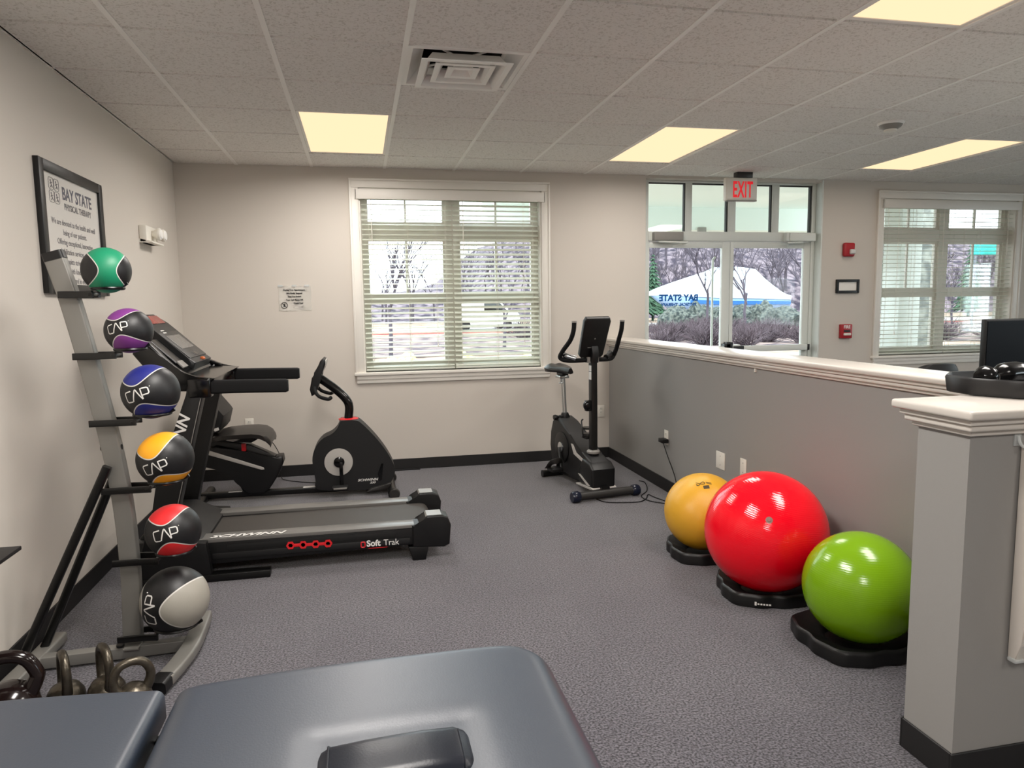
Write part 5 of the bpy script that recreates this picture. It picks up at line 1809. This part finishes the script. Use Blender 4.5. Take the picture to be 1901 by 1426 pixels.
for i in range(46):
    x = 9.5 + (i % 12) * 1.55 + rnd.uniform(-.5, .5); y = 18.5 + (i // 12) * 3.6 + rnd.uniform(-1.2, 1.2)
    o = bpy.data.objects.new('bare_shrub', SH[i % 3]); COL.objects.link(o)
    s = rnd.uniform(.8, 1.25)
    o.location = (x, y, GZ); o.scale = (s * 1.25, s * 1.25, s * .8); o.rotation_euler = (0, 0, rnd.uniform(0, 6))
    tag(o, 'low leafless purplish shrub in the mulch bed outside', 'shrub', 'leafless shrubs in the mulch bed')
YB_ = gmat('yellow_green_bush', '#c4b964', '#e4dc9a', 6)
yb = bush_mesh(8, .55, .5, .45, .2, YB_)
for i, (x, y) in enumerate(((2.35, 9.2), (3.6, 9.0), (5.3, 8.8))):
    o = bpy.data.objects.new('yellow_shrub', yb); COL.objects.link(o); o.location = (x, y, GZ); o.rotation_euler = (0, 0, i)
    tag(o, 'low yellowish shrub outside the window by the bikes', 'shrub', 'yellow shrubs under the window')

# boat under white wrap
WRAP = mat('white_boat_wrap', '#98a3ad', rough=.45)
HULL = mat('pale_blue_hull', '#7f9fbd', rough=.35)
HULLB = mat('blue_stripe', '#33649c', rough=.35)
TRL = mat('trailer_steel', '#5b626c', rough=.5)
t = thing('wrapped_boat', 'large motor boat wrapped in white beyond the glass doors', 'boat', (26.2, 39.9, GZ))
ax0, ax1 = Vector((21.6, 41.0, 0)), Vector((30.9, 38.8, 0))
dx_ = (ax1 - ax0).normalized(); ny = Vector((-dx_.y, dx_.x, 0))
# s, keel z, gunwale z, half beam, cover ridge z
stn = [(0.0, 2.25, 2.45, .05, 2.50), (.06, 1.75, 2.45, .45, 2.75), (.15, 1.2, 2.40, .85, 3.05), (.28, .85, 2.32, 1.18, 3.45), (.40, .75, 2.26, 1.32, 3.80), (.47, .72, 2.22, 1.36, 4.10), (.58, .72, 2.18, 1.38, 4.14), (.68, .74, 2.15, 1.38, 4.10), (.78, .76, 2.12, 1.36, 3.95), (.86, .78, 2.08, 1.34, 3.20), (.95, .80, 2.05, 1.30, 2.45), (1.0, .82, 2.02, 1.26, 2.15)]
def loft(b, rows):
    v = [[b.verts.new(p) for p in r] for r in rows]
    for a, c in zip(v, v[1:]):
        for i in range(len(a) - 1):
            b.faces.new((a[i], a[i + 1], c[i + 1], c[i]))
    b.faces.new(v[0][::-1]); b.faces.new(v[-1])
    return b
Ln = (ax1 - ax0).length
def pt(s, w, z): return ax0 + dx_ * Ln * s + ny * w + Vector((0, 0, z + GZ))
hull_rows = [[pt(s, -w, gz), pt(s, -w * .96, gz - (gz - kz) * .25), pt(s, -w * .88, gz - (gz - kz) * .55), pt(s, -w * .45, kz + .12), pt(s, 0, kz), pt(s, w * .45, kz + .12), pt(s, w * .88, gz - (gz - kz) * .55), pt(s, w * .96, gz - (gz - kz) * .25), pt(s, w, gz)] for s, kz, gz, w, rz_ in stn]
obj('hull', loft(BM(), hull_rows), HULL, t, smooth=50)
cov_rows = [[pt(s, -w * 1.02, gz - .25), pt(s, -w * 1.03, gz + .02), pt(s, -w * .8, gz + (rz_ - gz) * .45), pt(s, -w * .35, gz + (rz_ - gz) * .88), pt(s, 0, rz_), pt(s, w * .35, gz + (rz_ - gz) * .88), pt(s, w * .8, gz + (rz_ - gz) * .45), pt(s, w * 1.03, gz + .02), pt(s, w * 1.02, gz - .25)] for s, kz, gz, w, rz_ in stn]
obj('wrap_cover', loft(BM(), cov_rows), WRAP, t, smooth=60)
st_rows = [[pt(s, -w * .985 - .012, gz - (gz - kz) * .30), pt(s, -w * .93 - .012, gz - (gz - kz) * .48), pt(s, -w * .90 + .02, gz - (gz - kz) * .48), pt(s, -w * .94 + .02, gz - (gz - kz) * .30)] for s, kz, gz, w, rz_ in stn[3:]]
obj('blue_stripe', loft(BM(), st_rows), HULLB, t)
b = BM()
for s in (.25, .45, .65, .85):
    for w in (-.8, .8):
        tube(b, [pt(s, w, .02), pt(s, w, .95)], .06, 8)
tube(b, [pt(.1, -.8, .45), pt(1.0, -.8, .45)], .06, 8); tube(b, [pt(.1, .8, .45), pt(1.0, .8, .45)], .06, 8)
obj('trailer_frame', b, TRL, t)
for s in (.62, .78):
    for w in (-1.25, 1.25):
        b = BM(); lathe(b, [(0, -.1), (.30, -.1), (.34, -.06), (.34, .06), (.30, .1), (0, .1)], (0, 0, 0), 'y', 20)
        bmesh.ops.transform(b, matrix=Matrix.Translation(pt(s, w, .36)) @ Matrix.Rotation(math.atan2(dx_.y, dx_.x), 4, 'Z'), verts=b.verts)
        obj('wheel', b, BLACKR, t)

# parked van beyond the window by the bikes, teal sign beyond the other window
def van(x, y, rz, m, label):
    t = thing('parked_van', label, 'van', (x, y, GZ), None, rz)
    b = prism(BM(), [(-2.4, .35), (2.35, .35), (2.4, .95), (2.2, 1.15), (1.55, 1.25), (.95, 1.95), (-2.3, 2.0), (-2.4, 1.8)], -.95, .95, 'y', .08, 3)
    obj('body', b, m, t, local=True)
    b = prism(BM(), [(.95, 1.30), (1.45, 1.30), (.90, 1.85), (-.2, 1.85), (-.2, 1.30)], -.965, .965, 'y', .02); obj('side_glass', b, BLACKG, t, local=True)
    b = prism(BM(), [(1.52, 1.27), (1.60, 1.27), (1.0, 1.93), (.92, 1.93)], -.8, .8, 'y', .01); obj('windscreen', b, BLACKG, t, local=True)
    for sx in (-1.5, 1.45):
        for sy in (-.9, .9):
            obj('wheel', lathe(BM(), [(0, -.1), (.30, -.1), (.34, -.06), (.34, .06), (.30, .1), (0, .1)], (sx, sy, .34), 'y', 20), BLACKR, t, local=True)
van(9.8, 42.0, .1, mat('white_van_paint', '#e8edf2', rough=.3), 'white van parked on the road, seen through the left window blinds')
van(16.6, 43.0, .1, mat('blue_van_paint', '#6fb0d8', rough=.3), 'light blue van parked on the road, seen right of the white van')
t = thing('teal_sign', 'teal roadside sign among trees beyond the right-hand blinds', 'sign', (36.2, 27.7, GZ))
b = BM(); box(b, 35.3, 37.4, 27.6, 27.75, 4.0, 4.75, .02); obj('sign_board', b, mat('teal_paint', '#18a59c', rough=.5), t)
for x in (35.6, 37.1):
    obj('post', box(BM(), x - .06, x + .06, 27.64, 27.72, GZ, 4.0), TRL, t)
# woodland seen through the right-hand blinds
rnd = random.Random(21)
for i in range(16):
    tree(i % 4, 33 + i * 2.3 + rnd.uniform(-1, 1), 33 - i * .5 + rnd.uniform(-3, 6), rnd.uniform(.9, 1.3), rnd.uniform(0, 6), 'leafless tree behind the teal sign, seen through the right-hand blinds', 'bare trees behind the teal sign')
